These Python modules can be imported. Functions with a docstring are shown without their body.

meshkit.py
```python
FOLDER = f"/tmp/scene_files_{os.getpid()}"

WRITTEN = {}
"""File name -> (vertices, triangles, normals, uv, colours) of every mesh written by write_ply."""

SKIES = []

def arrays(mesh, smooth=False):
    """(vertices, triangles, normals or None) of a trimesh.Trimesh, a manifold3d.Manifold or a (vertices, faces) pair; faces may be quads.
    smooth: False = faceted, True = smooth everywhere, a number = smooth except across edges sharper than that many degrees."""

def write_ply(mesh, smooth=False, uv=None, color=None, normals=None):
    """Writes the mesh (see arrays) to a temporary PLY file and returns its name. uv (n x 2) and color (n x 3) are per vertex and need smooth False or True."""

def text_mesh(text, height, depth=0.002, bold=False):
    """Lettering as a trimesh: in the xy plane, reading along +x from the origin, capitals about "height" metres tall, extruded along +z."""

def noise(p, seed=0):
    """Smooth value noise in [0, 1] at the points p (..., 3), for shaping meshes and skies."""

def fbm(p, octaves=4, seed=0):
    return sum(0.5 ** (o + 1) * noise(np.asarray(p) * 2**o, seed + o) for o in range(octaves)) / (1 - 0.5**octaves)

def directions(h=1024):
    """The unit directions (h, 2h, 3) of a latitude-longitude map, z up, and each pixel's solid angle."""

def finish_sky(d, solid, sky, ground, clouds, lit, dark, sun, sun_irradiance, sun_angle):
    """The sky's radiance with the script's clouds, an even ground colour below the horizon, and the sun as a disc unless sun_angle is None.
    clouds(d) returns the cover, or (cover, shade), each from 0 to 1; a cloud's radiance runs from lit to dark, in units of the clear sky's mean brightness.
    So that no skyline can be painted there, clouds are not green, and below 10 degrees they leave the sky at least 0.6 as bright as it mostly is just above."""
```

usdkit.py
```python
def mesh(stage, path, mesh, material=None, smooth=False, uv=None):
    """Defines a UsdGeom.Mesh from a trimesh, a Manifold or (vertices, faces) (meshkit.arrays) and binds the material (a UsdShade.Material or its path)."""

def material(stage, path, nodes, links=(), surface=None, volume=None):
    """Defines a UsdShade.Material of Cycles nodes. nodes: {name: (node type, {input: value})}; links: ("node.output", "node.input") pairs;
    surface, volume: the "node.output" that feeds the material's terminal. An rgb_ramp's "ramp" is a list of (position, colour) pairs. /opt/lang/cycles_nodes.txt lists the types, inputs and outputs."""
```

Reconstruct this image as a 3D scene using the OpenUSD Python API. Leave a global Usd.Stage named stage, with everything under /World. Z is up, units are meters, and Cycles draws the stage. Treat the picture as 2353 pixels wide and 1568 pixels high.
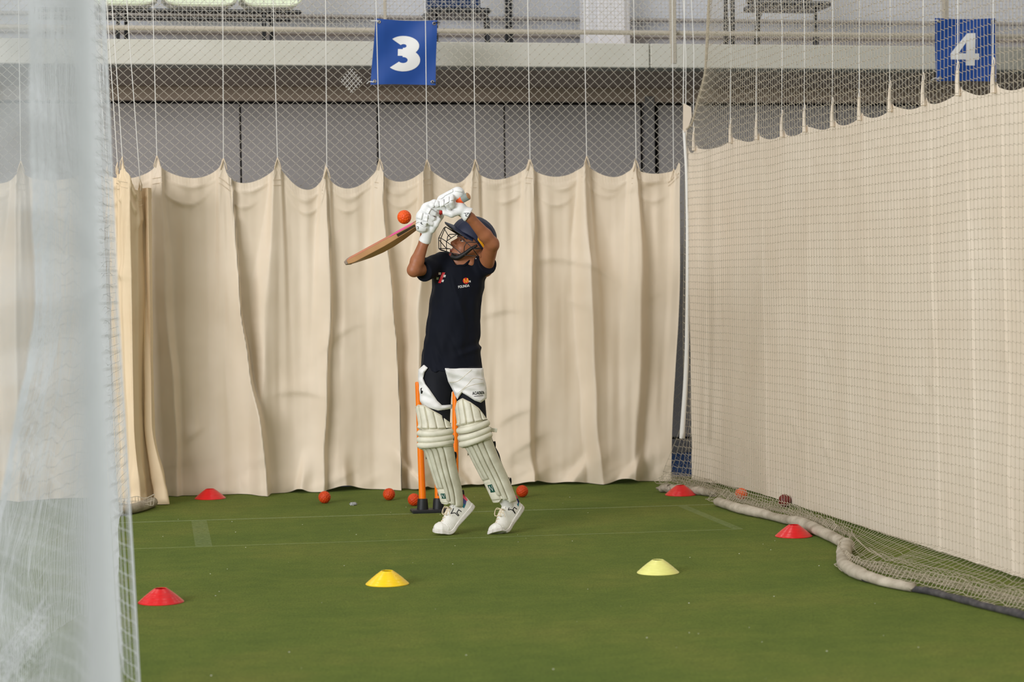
import math, random
import numpy as np, trimesh, manifold3d, shapely
from shapely.geometry import Polygon, LineString, Point, box as sbox
from pxr import Usd, UsdGeom, UsdLux, UsdShade, Gf, Sdf, Vt
import usdkit, meshkit

stage = Usd.Stage.CreateInMemory()
UsdGeom.SetStageUpAxis(stage, UsdGeom.Tokens.z)
UsdGeom.SetStageMetersPerUnit(stage, 1.0)
UsdGeom.Xform.Define(stage, '/World')
UsdGeom.Scope.Define(stage, '/World/Looks')
rng = np.random.default_rng(7)

# ------------------------------------------------------------------ camera, light, exposure
# x runs across the lane, y along it towards the back curtain, z up; the camera stands at the lane's left net
FPX, YAW, PITCH, ROLL, EYE_H = 4900.0, math.radians(10.48), math.atan(150 / 4900), 0.0115, 1.35
EYE = np.array([0, 0, EYE_H])
FWD = np.array([math.sin(YAW) * math.cos(PITCH), math.cos(YAW) * math.cos(PITCH), -math.sin(PITCH)])
_r0 = np.array([math.cos(YAW), -math.sin(YAW), 0]); _u0 = np.cross(_r0, FWD)
RIGHT = _r0 * math.cos(ROLL) - _u0 * math.sin(ROLL)
UP = _u0 * math.cos(ROLL) + _r0 * math.sin(ROLL)
cam = UsdGeom.Camera.Define(stage, '/World/camera')
cam.CreateHorizontalApertureAttr(36.0); cam.CreateVerticalApertureAttr(36.0 * 1568 / 2353)
cam.CreateFocalLengthAttr(36.0 * FPX / 2353)
cam.CreateClippingRangeAttr(Gf.Vec2f(0.05, 200))
cam.CreateFStopAttr(2.8); cam.CreateFocusDistanceAttr(11.1)
cam.CreateExposureAttr(0.0)
m4 = Gf.Matrix4d(*RIGHT, 0, *UP, 0, *(-FWD), 0, *EYE, 1)
cam.AddTransformOp().Set(m4)

dome = UsdLux.DomeLight.Define(stage, '/World/daylight')          # even light of a large bright hall with roof lights
dome.CreateIntensityAttr(0.07); dome.CreateColorAttr(Gf.Vec3f(0.93, 0.97, 1.0))
def ceiling_lamp(n, x, y, z, w, d, power, col=(1.0, 0.95, 0.88)):
    l = UsdLux.RectLight.Define(stage, f'/World/hall_lamp_{n:03d}')
    l.CreateWidthAttr(w); l.CreateHeightAttr(d); l.CreateIntensityAttr(power); l.CreateColorAttr(Gf.Vec3f(*col))
    l.AddTranslateOp().Set(Gf.Vec3d(x, y, z))
k = 0
for y in (0.0, 4.0, 8.0, 12.0):                                       # rows of hall lamps over the lanes
    for x, pw in ((-5.4, 15.0), (-1.8, 16.0), (1.8, 13.0), (5.4, 7.0)):
        k += 1
        ceiling_lamp(k, x, y, 6.5, 1.5, 0.5, pw)
for x in (-3.0, 1.0, 5.0, 8.0):                                         # lamps over the gallery
    k += 1
    ceiling_lamp(k, x, 14.9, 5.2, 1.5, 0.4, 12.0)
win = UsdLux.RectLight.Define(stage, '/World/hall_window')            # tall windows in the hall's side wall, behind and beside the viewer
win.CreateWidthAttr(9.0); win.CreateHeightAttr(3.5); win.CreateIntensityAttr(26.0); win.CreateColorAttr(Gf.Vec3f(0.96, 0.96, 1.0))
_wb = np.array([-0.82, -0.52, 0.24]); _wb /= np.linalg.norm(_wb); _wr = np.cross([0, 0, 1], _wb); _wr /= np.linalg.norm(_wr); _wu = np.cross(_wb, _wr)
win.AddTransformOp().Set(Gf.Matrix4d(*_wr, 0, *_wu, 0, *_wb, 0, -9.5, -1.0, 4.2, 1))

# ------------------------------------------------------------------ helpers
def ray(px, py): return FWD + RIGHT * (px - 1176.5) / FPX + UP * (784 - py) / FPX
def on_floor(px, py, z=0.0): d = ray(px, py); return EYE + d * ((z - EYE_H) / d[2])
def on_y(px, py, y): d = ray(px, py); return EYE + d * (y / d[1])
def on_x(px, py, x): d = ray(px, py); return EYE + d * (x / d[0])

def lin(r, g, b):
    c = np.array([r, g, b]) / 255.0
    return tuple(float(v) for v in np.where(c <= 0.04045, c / 12.92, ((c + 0.055) / 1.055) ** 2.4))

_used = {}
def path_for(name, parent=None):
    base = (str(parent.GetPath()) if parent is not None else '/World') + '/' + name
    n = _used.get(base, 0); _used[base] = n + 1
    return base if n == 0 else f'{base}_{n:03d}'
_loc = {}
def data(p, label=None, cat=None, group=None, kind=None):
    for k, v in (('label', label), ('category', cat), ('group', group), ('kind', kind)):
        if v: p.SetCustomDataByKey(k, v)
    return p
def thing(name, label, cat, loc=(0, 0, 0), group=None, kind=None):
    x = UsdGeom.Xform.Define(stage, path_for(name)); x.AddTranslateOp().Set(Gf.Vec3d(*map(float, loc)))
    _loc[str(x.GetPath())] = np.array(loc, float)
    return data(x.GetPrim(), label, cat, group, kind)
def obj(name, mesh, m, parent=None, smooth=35, label=None, cat=None, group=None, kind=None):
    """One Mesh prim from a mesh in world coordinates, under parent or under /World."""
    off = _loc.get(str(parent.GetPath()), np.zeros(3)) if parent is not None else np.zeros(3)
    if isinstance(mesh, (list,)): mesh = trimesh.util.concatenate(mesh)
    v, f, _ = meshkit.arrays(mesh)
    p = path_for(name, parent)
    pr = usdkit.mesh(stage, p, (v - off, f), m, smooth=smooth).GetPrim()
    _loc[p] = off
    return data(pr, label, cat, group, kind)
def copy_of(src, name, loc, label, group=None, cat=None, rotz=0):
    x = UsdGeom.Xform.Define(stage, path_for(name)); x.AddTranslateOp().Set(Gf.Vec3d(*map(float, loc)))
    if rotz: x.AddRotateZOp().Set(float(rotz))
    p = x.GetPrim(); p.GetReferences().AddInternalReference(src.GetPath()); p.SetInstanceable(True)
    return data(p, label, cat, group)

def mat(name, col, rough=0.6, var=None, scale=30, bump=0, bscale=200, spec=0.5, detail=3, stretch=None, **kw):
    """A principled material; var: second colour mixed in by noise; bump: relief depth in metres."""
    nodes = {'p': ('principled_bsdf', dict(base_color=col, roughness=rough, specular_ior_level=spec, **kw))}
    links = []
    if var is not None or bump:
        nodes['t'] = ('texture_coordinate', {})
        src = 't.object'
        if stretch: nodes['mp'] = ('mapping', {'scale': stretch}); links.append(('t.object', 'mp.vector')); src = 'mp.vector'
    if var is not None:
        nodes['n'] = ('noise_texture', {'scale': scale, 'detail': detail})
        nodes['r'] = ('rgb_ramp', {'ramp': [(0.3, col), (0.7, var)]})
        links += [(src, 'n.vector'), ('n.fac', 'r.fac'), ('r.color', 'p.base_color')]
    if bump:
        nodes['bn'] = ('noise_texture', {'scale': bscale, 'detail': 3})
        nodes['b'] = ('bump', {'distance': bump, 'strength': 1.0})
        links += [(src, 'bn.vector'), ('bn.fac', 'b.height'), ('b.normal', 'p.normal')]
    return usdkit.material(stage, '/World/Looks/' + name, nodes, links, surface='p.BSDF')

def box(x0, x1, y0, y1, z0, z1):
    b = trimesh.creation.box([x1 - x0, y1 - y0, z1 - z0]); b.apply_translation([(x0 + x1) / 2, (y0 + y1) / 2, (z0 + z1) / 2]); return b
def bevel_box(x0, x1, y0, y1, z0, z1, r=0.004):
    pts = [(x, y, z) for x in (x0 + r, x1 - r) for y in (y0 + r, y1 - r) for z in (z0 + r, z1 - r)]
    out = []
    for x, y, z in pts:
        sx, sy, sz = (np.sign(x - (x0 + x1) / 2), np.sign(y - (y0 + y1) / 2), np.sign(z - (z0 + z1) / 2))
        out += [(x + sx * r, y, z), (x, y + sy * r, z), (x, y, z + sz * r)]
    return trimesh.Trimesh(*_hull(np.array(out)), process=False)
def _hull(p):
    h = manifold3d.Manifold.hull_points(p).to_mesh(); return h.vert_properties[:, :3], h.tri_verts
def tubes(lines, r, sides=3, caps=False):
    """Polylines (n, m, 3) of equal length as one mesh of thin tubes; r a number or (n, m)."""
    p = np.asarray(lines, float); n, m = p.shape[:2]
    t = np.gradient(p, axis=1); t /= np.linalg.norm(t, axis=2, keepdims=True) + 1e-12
    ref = np.where(np.abs(t[..., 2:]) < 0.8, [0, 0, 1.0], [1.0, 0, 0])
    ref = np.broadcast_to(ref[:, :1], t.shape) if m > 1 and sides > 4 else ref
    a = np.cross(t, ref); a /= np.linalg.norm(a, axis=2, keepdims=True) + 1e-12
    b = np.cross(t, a)
    ang = np.arange(sides) * 2 * np.pi / sides
    rr = np.broadcast_to(np.asarray(r, float), (n, m))[:, :, None, None]
    v = p[:, :, None] + rr * (np.cos(ang)[:, None] * a[:, :, None] + np.sin(ang)[:, None] * b[:, :, None])
    L, I, J = np.meshgrid(np.arange(n), np.arange(m - 1), np.arange(sides), indexing='ij')
    base = (L * m + I) * sides; J2 = (J + 1) % sides
    q = np.stack([base + J, base + sides + J, base + sides + J2, base + J2], -1).reshape(-1, 4)
    f = np.vstack([q[:, [0, 1, 2]], q[:, [0, 2, 3]]])
    if caps:
        extra = []
        for l in range(n):
            for k_, s in ((0, 1), (m - 1, -1)):
                o = (l * m + k_) * sides
                for j in range(1, sides - 1): extra.append([o, o + j, o + j + 1][::s])
        f = np.vstack([f, extra])
    return trimesh.Trimesh(v.reshape(-1, 3), f, process=False)
def tube(pts, r, sides=8): return tubes(np.asarray(pts, float)[None], np.asarray(r, float)[None] if np.ndim(r) else r, sides, caps=True)
def curve(pts, n=40):
    """A smooth curve through the points (Catmull-Rom)."""
    p = np.asarray(pts, float); p = np.vstack([2 * p[0] - p[1], p, 2 * p[-1] - p[-2]])
    out = []
    segs = len(p) - 3; per = max(2, n // segs)
    for i in range(segs):
        t = np.linspace(0, 1, per, endpoint=False)[:, None]; a, b, c, d = p[i:i + 4]
        out.append(0.5 * (2 * b + (c - a) * t + (2 * a - 5 * b + 4 * c - d) * t ** 2 + (3 * b - a - 3 * c + d) * t ** 3))
    return np.vstack(out + [p[-2:-1]])
def lathe(profile, n=48, at=(0, 0, 0)):
    pr = np.asarray(profile, float); k_ = len(pr); a = np.arange(n) * 2 * np.pi / n
    v = np.stack([pr[:, 0][None] * np.cos(a)[:, None], pr[:, 0][None] * np.sin(a)[:, None], np.broadcast_to(pr[:, 1], (n, k_))], -1).reshape(-1, 3) + np.asarray(at, float)
    I, J = np.meshgrid(np.arange(n), np.arange(k_ - 1), indexing='ij'); I2 = (I + 1) % n
    q = np.stack([I * k_ + J, I2 * k_ + J, I2 * k_ + J + 1, I * k_ + J + 1], -1).reshape(-1, 4)
    return trimesh.Trimesh(v, np.vstack([q[:, [0, 1, 2]], q[:, [0, 2, 3]]]), process=False)
def grid_mesh(P):
    n, m = P.shape[:2]; I, J = np.meshgrid(np.arange(n - 1), np.arange(m - 1), indexing='ij')
    q = np.stack([I * m + J, (I + 1) * m + J, (I + 1) * m + J + 1, I * m + J + 1], -1).reshape(-1, 4)
    return trimesh.Trimesh(P.reshape(-1, 3), np.vstack([q[:, [0, 1, 2]], q[:, [0, 2, 3]]]), process=False)
def knots(P, r):
    """Small octahedra at the points."""
    P = np.asarray(P).reshape(-1, 3); o = np.vstack([np.eye(3), -np.eye(3)]) * r
    f = np.array([[0, 1, 2], [1, 3, 2], [3, 4, 2], [4, 0, 2], [1, 0, 5], [3, 1, 5], [4, 3, 5], [0, 4, 5]])
    v = (P[:, None] + o).reshape(-1, 3); k_ = np.arange(len(P))[:, None, None] * 6
    return trimesh.Trimesh(v, (f + k_).reshape(-1, 3), process=False)
def fold(s, z, freq, seed, zf=0.6, oct=3):
    """Smooth folds in [-1, 1]: fast along s, slow along z."""
    return meshkit.fbm(np.stack([s * freq, z * zf, np.zeros_like(s) + seed * 3.7], -1), oct, seed) * 2 - 1
def extrude2d(shape, d):
    gs = getattr(shape, 'geoms', [shape])
    return trimesh.util.concatenate([trimesh.creation.extrude_polygon(g, d, engine='earcut') for g in gs if g.area > 0])
def smoothstep(a, b, x): t = np.clip((x - a) / (b - a), 0, 1); return t * t * (3 - 2 * t)

# ------------------------------------------------------------------ materials
C_CANVAS, C_CANVAS2 = lin(229, 214, 192), lin(220, 204, 180)
M_canvas = mat('cream_canvas', C_CANVAS, 0.6, C_CANVAS2, 3.0, 0.0005, 900, spec=0.35)
M_canvas_warm = mat('warm_canvas', lin(236, 214, 180), 0.65, lin(228, 204, 168), 3.0, 0.0005, 900, spec=0.35)
M_canvas_side = mat('pale_canvas', lin(234, 221, 203), 0.75, lin(227, 212, 192), 2.0, 0.0005, 900, spec=0.2)
M_hem = mat('canvas_hem', lin(226, 208, 180), 0.8, lin(208, 190, 164), 60, spec=0.2)
M_cord = mat('white_cord', lin(232, 230, 224), 0.8, spec=0.2)
M_net = mat('cream_netting', lin(178, 167, 146), 0.8, spec=0.2)
M_net_white = mat('white_netting', lin(184, 187, 187), 0.8, spec=0.2)
M_net_back = mat('grey_netting', lin(206, 198, 182), 0.8, spec=0.2)
M_sleeve = mat('weighted_sleeve', lin(196, 186, 168), 0.85, lin(150, 140, 122), 11, 0.003, 45, spec=0.2, detail=6)
M_rope_dark = mat('dark_lead_rope', lin(48, 46, 48), 0.8, lin(84, 80, 78), 30)
M_wall = mat('grey_panel', lin(182, 176, 170), 0.6, lin(174, 168, 162), 2, spec=0.3)
M_joint = mat('black_gap', lin(18, 17, 16), 0.9)
M_frame = mat('grey_frame', lin(150, 146, 142), 0.5, spec=0.4)
M_soffit = mat('brown_soffit', lin(202, 182, 162), 0.8)
M_slab = mat('cream_concrete', lin(212, 210, 199), 0.8, lin(204, 202, 189), 5, 0.001, 80)
M_gwall = mat('pale_blue_wall', lin(196, 201, 208), 0.6, lin(190, 195, 203), 3)
M_rail = mat('cream_rail_paint', lin(190, 181, 164), 0.45)
M_wire = mat('wire_mesh', lin(188, 186, 180), 0.5)
M_black = mat('black_steel', lin(20, 22, 26), 0.45)
M_column = mat('white_column', lin(222, 224, 228), 0.5)
M_blue_floor = mat('blue_hall_floor', lin(24, 74, 140), 0.5, lin(34, 86, 150), 8)
M_seat = mat('pale_green_plastic', lin(212, 222, 196), 0.35)
M_blue_fabric = mat('navy_fabric', lin(28, 52, 92), 0.8)
M_banner = mat('blue_vinyl', lin(26, 76, 156), 0.45, lin(22, 70, 148), 6)
M_white_print = mat('white_print', lin(236, 236, 234), 0.5)
M_eyelet = mat('brass_eyelet', lin(190, 180, 160), 0.3, metallic=0.9)

# turf: short green pile, worn and mown in faint streaks, fine grain
M_turf = usdkit.material(stage, '/World/Looks/green_turf', {
    't': ('texture_coordinate', {}),
    'n1': ('noise_texture', {'scale': 1.1, 'detail': 5, 'roughness': 0.6}), 'r1': ('rgb_ramp', {'ramp': [(0.30, lin(80, 98, 38)), (0.5, lin(94, 108, 44)), (0.72, lin(110, 114, 52))]}),
    'mp': ('mapping', {'scale': (95, 48, 60)}), 'n2': ('noise_texture', {'scale': 1.0, 'detail': 5, 'roughness': 0.8}),
    'r2': ('rgb_ramp', {'ramp': [(0.30, (0.40, 0.42, 0.36)), (0.46, (0.90, 0.90, 0.88)), (0.6, (1.12, 1.12, 1.08)), (0.75, (1.6, 1.6, 1.5))]}),
    'n3': ('noise_texture', {'scale': 9.0, 'detail': 4, 'roughness': 0.7}), 'r3': ('rgb_ramp', {'ramp': [(0.35, (0.86, 0.88, 0.84)), (0.65, (1.10, 1.08, 1.02))]}),
    'mx': ('mix', {'mix_type': 'multiply', 'fac': 1.0}), 'my': ('mix', {'mix_type': 'multiply', 'fac': 1.0}),
    'b': ('bump', {'distance': 0.006, 'strength': 0.9}), 'p': ('principled_bsdf', {'roughness': 0.9, 'specular_ior_level': 0.12, 'sheen_weight': 0.12, 'sheen_roughness': 0.6, 'sheen_tint': lin(190, 210, 120)})},
    [('t.object', 'n1.vector'), ('n1.fac', 'r1.fac'), ('t.object', 'mp.vector'), ('mp.vector', 'n2.vector'), ('n2.fac', 'r2.fac'), ('t.object', 'n3.vector'), ('n3.fac', 'r3.fac'),
     ('r1.color', 'mx.color1'), ('r2.color', 'mx.color2'), ('mx.color', 'my.color1'), ('r3.color', 'my.color2'), ('my.color', 'p.base_color'), ('n2.fac', 'b.height'), ('b.normal', 'p.normal')], surface='p.BSDF')
def worn_paint(name, col, lo, hi, sc, top):
    return usdkit.material(stage, '/World/Looks/' + name, {
        't': ('texture_coordinate', {}), 'n': ('noise_texture', {'scale': sc, 'detail': 6, 'roughness': 0.8}),
        'm': ('map_range', {'from_min': lo, 'from_max': hi, 'to_min': 0.0, 'to_max': top, 'clamp': True}),
        'd': ('principled_bsdf', {'base_color': col, 'roughness': 0.9}), 'tr': ('transparent_bsdf', {}), 'x': ('mix_closure', {})},
        [('t.object', 'n.vector'), ('n.fac', 'm.value'), ('m.result', 'x.fac'), ('tr.BSDF', 'x.closure1'), ('d.BSDF', 'x.closure2')], surface='x.closure')
M_chalk = worn_paint('worn_white_line', lin(176, 190, 140), 0.35, 0.8, 60, 0.42)
M_chalk2 = worn_paint('faded_white_patch', lin(176, 190, 140), 0.3, 0.8, 40, 0.20)

# ------------------------------------------------------------------ the setting
YN, YG, YW = 13.62, 14.2, 15.8         # back net, gallery front, wall under the gallery
Z_SOF, Z_SLAB = 2.76, 2.925
floor = obj('floor', box(-6, 10, -3, 13.72, -0.03, 0), M_turf, kind='structure', label='green artificial turf cricket practice lane floor', smooth=False)
def floor_strip(a, b, w):
    a, b = np.array(a, float)[:2], np.array(b, float)[:2]; d = (b - a) / np.linalg.norm(b - a); n = np.array([-d[1], d[0]]) * w / 2
    p = [np.append(q, z) for z in (0.0006, 0.0016) for q in (a + n, b + n, b - n, a - n)]
    return trimesh.Trimesh(*_hull(np.array(p)), process=False)
obj('crease_line', floor_strip((-0.05, 12.03), (3.42, 12.0), 0.03), M_chalk, floor, False)
obj('crease_line', floor_strip((0.0, 10.84), (3.22, 10.80), 0.022), M_chalk2, floor, False)
obj('crease_line', floor_strip((0.43, 12.02), (0.41, 10.82), 0.085), M_chalk2, floor, False)
obj('crease_line', floor_strip((3.21, 11.98), (3.20, 10.80), 0.055), M_chalk2, floor, False)
obj('floor', box(-6, 10, 13.72, 18, -0.05, -0.02), M_blue_floor, kind='structure', label='blue hall floor beyond the turf', smooth=False)

wall = obj('wall_back', box(-6, 10, YW + 0.06, YW + 0.26, -0.02, Z_SOF + 0.05), M_joint, kind='structure', label='panelled grey wall under the gallery', smooth=False)
def wx(px, py=300): return on_y(px, py, YW)[0]
joints = [wx(-230), wx(180), wx(553), wx(868), wx(1160), wx(1474)]
for a, b in zip(joints[:-1], joints[1:]):
    obj('panel', bevel_box(a + 0.006, b - 0.006, YW, YW + 0.06, 0.10, 2.635, 0.004), M_wall, wall)
xr = [wx(1512), wx(1925), wx(2300), wx(2700)]
for a, b in zip(xr[:-1], xr[1:]):
    obj('panel', bevel_box(a + 0.006, b - 0.006, YW, YW + 0.06, 0.10, 2.635, 0.004), M_wall, wall)
obj('post', bevel_box(wx(1479), wx(1501), YW - 0.05, YW + 0.06, -0.02, 2.7), M_frame, wall)
obj('lintel', bevel_box(-6, 10, YW - 0.04, YW + 0.06, 2.655, Z_SOF), M_soffit, wall)
obj('baseboard_back', bevel_box(-6, 10, YW - 0.02, YW + 0.05, -0.02, 0.085), M_frame, kind='structure', label='grey skirting at the foot of the wall')
slab = obj('ceiling', [bevel_box(-6, 10, YG + 0.25, YW + 1.9, Z_SOF, Z_SOF + 0.08)], M_soffit, kind='structure', label='brown soffit of the gallery floor')
beam = thing('trim_1', 'cream concrete edge beam of the gallery', 'trim', kind='structure')
beam.ClearCustomDataByKey('category')
xj = on_y(1494, 145, YG)[0]
for a, b in ((-6, xj - 0.004), (xj + 0.004, 10)):
    obj('beam', bevel_box(a, b, YG, YG + 0.25, Z_SOF, Z_SLAB, 0.006), M_slab, beam)
# gallery back wall with its ledges, white column
YB = YG + 1.9
gw = obj('wall_gallery', box(-6, 10, YB, YB + 0.2, Z_SLAB - 0.1, 6.5), M_gwall, kind='structure', label='pale blue grey wall at the back of the gallery', smooth=False)
zl = on_y(700, 82, YB)[2]; zl2 = on_y(700, 42, YB)[2]
obj('ledge', bevel_box(-6, 10, YB - 0.10, YB, zl, zl + 0.02), M_frame, gw)
obj('ledge', bevel_box(-6, 10, YB - 0.05, YB, zl2, zl2 + 0.025), M_frame, gw)
xc0, xc1 = on_y(1347, 60, YB - 0.35)[0], on_y(1449, 60, YB - 0.35)[0]
col = thing('trim_2', 'white column standing on the gallery', 'column', kind='structure'); col.ClearCustomDataByKey('category')
obj('column', bevel_box(xc0, xc1, YB - 0.35, YB - 0.11, Z_SLAB - 0.05, 6.4, 0.02), M_column, col)
obj('pilaster', bevel_box(xc0 + (xc1 - xc0) * 0.24, xc0 + (xc1 - xc0) * 0.86, YB - 0.40, YB - 0.34, Z_SLAB - 0.05, 6.4, 0.015), M_column, col)
# railing: tube rails, posts and welded wire panels
rail = thing('gallery_railing', 'cream tube railing with welded wire mesh on the gallery edge', 'railing', (0, YG + 0.06, Z_SLAB))
YR = YG + 0.05
zr = on_y(900, 70, YR)[2]
obj('rail', tube([(-5, YR, zr), (2.5, YR, zr), (10, YR, zr)], 0.0155, 12), M_rail, rail)
obj('rail', tube([(-5, YR, zr + 0.75), (2.5, YR, zr + 0.75), (10, YR, zr + 0.75)], 0.0155, 12), M_rail, rail)
for px, w in ((-120, 0.012), (885, 0.010), (1543, 0.02), (2172, 0.02)):
    x = on_y(px, 60, YR)[0]
    z0 = Z_SOF + 0.03 if px in (1543,) else Z_SLAB
    obj('post', bevel_box(x - w, x + w, YR - 0.055 if px == 1543 else YR - 0.012, YR - 0.015 if px == 1543 else YR + 0.012, z0, zr + 0.78, 0.003), M_rail, rail)
step = 0.0254
zs = np.arange(zr + 0.02, zr + 0.74, step); xs = np.arange(-1.6, 6.9, step)
hz = [box(-1.6, 6.9, YR + 0.014, YR + 0.0165, z - 0.0012, z + 0.0012) for z in zs]
vt = [box(x - 0.0012, x + 0.0012, YR + 0.0165, YR + 0.019, zs[0] - 0.01, zs[-1] + 0.01) for x in xs]
obj('wire_mesh', hz + vt, M_wire, rail, False)

# seats on the gallery
def gz(px, py, y): return on_y(px, py, y)
bench = thing('gallery_bench', 'black beam bench with pale green plastic seats on the gallery', 'bench', (0.6, YG + 0.8, Z_SLAB))
YS = YG + 0.8
bx0, bx1 = gz(80, 30, YS)[0], gz(672, 30, YS)[0]; zb = gz(500, 30, YS)[2]
obj('beam', bevel_box(bx0, gz(692, 25, YS)[0], YS - 0.04, YS + 0.04, zb - 0.005, zb + 0.022), M_black, bench)
obj('beam', bevel_box(bx0, bx1, YS + 0.10, YS + 0.16, zb - 0.04, zb - 0.015), M_black, bench)
for px in (271, 290, 607, 627):
    x = gz(px, 80, YS)[0]; yy = 0.0 if px in (271, 607) else 0.14
    obj('leg', bevel_box(x - 0.013, x + 0.013, YS - 0.02 + yy, YS + 0.02 + yy, Z_SLAB, zb), M_black, bench)
for a, b in ((180, 362), (372, 545), (552, 690)):
    xa, xb = gz(a, 10, YS)[0], gz(b, 10, YS)[0]
    w = xb - xa; n = 24
    s = np.linspace(0, 1, n); t = np.linspace(0, 1, 14)
    S, T = np.meshgrid(s, t, indexing='ij')
    e = np.abs(S * 2 - 1)
    P = np.stack([xa + S * w, YS - 0.2 + np.minimum(T / 0.55, 1) * 0.42 + np.maximum(T - 0.55, 0) * 0.18, zb + 0.035 + 0.05 * e ** 6 + 0.02 * np.sin(T * 3) + np.maximum(T - 0.55, 0) * 0.95], -1)
    P2 = P + np.array([0, 0.006, -0.012])
    obj('seat', [grid_mesh(P), grid_mesh(P2), grid_mesh(np.stack([P[0], P2[0]], 1)), grid_mesh(np.stack([P[-1], P2[-1]], 1)), grid_mesh(np.stack([P[:, 0], P2[:, 0]], 1)), grid_mesh(np.stack([P[:, -1], P2[:, -1]], 1))], M_seat, bench, True)
def chair(px0, px1, name, label, back_mat, seat_px, legs):
    yc = YG + 0.95
    c = gz((px0 + px1) / 2, 60, yc); t = thing(name, label, 'chair', (c[0], yc, Z_SLAB), 'chairs on the gallery')
    xa, xb = gz(px0, 20, yc)[0], gz(px1, 20, yc)[0]; zt = gz(px0, seat_px, yc)[2]
    obj('seat', bevel_box(xa, xb, yc - 0.2, yc + 0.2, zt - 0.045, zt, 0.012), M_black, t)
    obj('backrest', bevel_box(xa + 0.03, xb - 0.01, yc + 0.19, yc + 0.23, zt + 0.02, zt + 0.36, 0.012), back_mat, t)
    for q, (pa, pb) in enumerate(legs):
        a = gz(pa, 60, yc)[0]; b = gz(pb, 115, yc)[0]
        yy = yc + (-0.17 if q % 2 == 0 else 0.17)
        obj('leg', tube([(a, yy * 0.4 + yc * 0.6, zt - 0.01), (a * 0.3 + b * 0.7, yy, zt - 0.09), (b, yy, Z_SLAB + 0.005)], 0.012, 8), M_black, t)
    return t
chair(978, 1118, 'gallery_chair', 'black chair with navy back above the number 3 banner', M_blue_fabric, 24, ((1000, 996), (990, 1004), (1112, 1114), (1118, 1128)))
chair(1725, 1890, 'gallery_chair', 'black chair on the gallery seen through the side netting', M_black, 8, ((1745, 1717), (1762, 1759), (1868, 1853), (1880, 1898)))
def stand(pa, pb, name, label):
    y = YG + 0.7; xa, xb = gz(pa, 60, y)[0], gz(pb, 60, y)[0]
    t = thing(name, label, 'stand', ((xa + xb) / 2, y, Z_SLAB))
    for x, yy in ((xa, y), (xb, y + 0.03)): obj('leg', bevel_box(x - 0.012, x + 0.012, yy - 0.02, yy + 0.02, Z_SLAB, Z_SLAB + 1.0), M_black, t)
    obj('foot', bevel_box(xa - 0.013, xb + 0.013, y - 0.2, y + 0.22, Z_SLAB, Z_SLAB + 0.015), M_black, t)
    obj('crossbar', bevel_box(xa, xb, y, y + 0.02, Z_SLAB + 0.8, Z_SLAB + 0.83), M_black, t)
stand(1164, 1176, 'steel_stand', 'narrow black twin leg steel stand beside the white column')
stand(1668, 1686, 'steel_stand', 'narrow black twin leg steel stand behind the side net')
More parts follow.
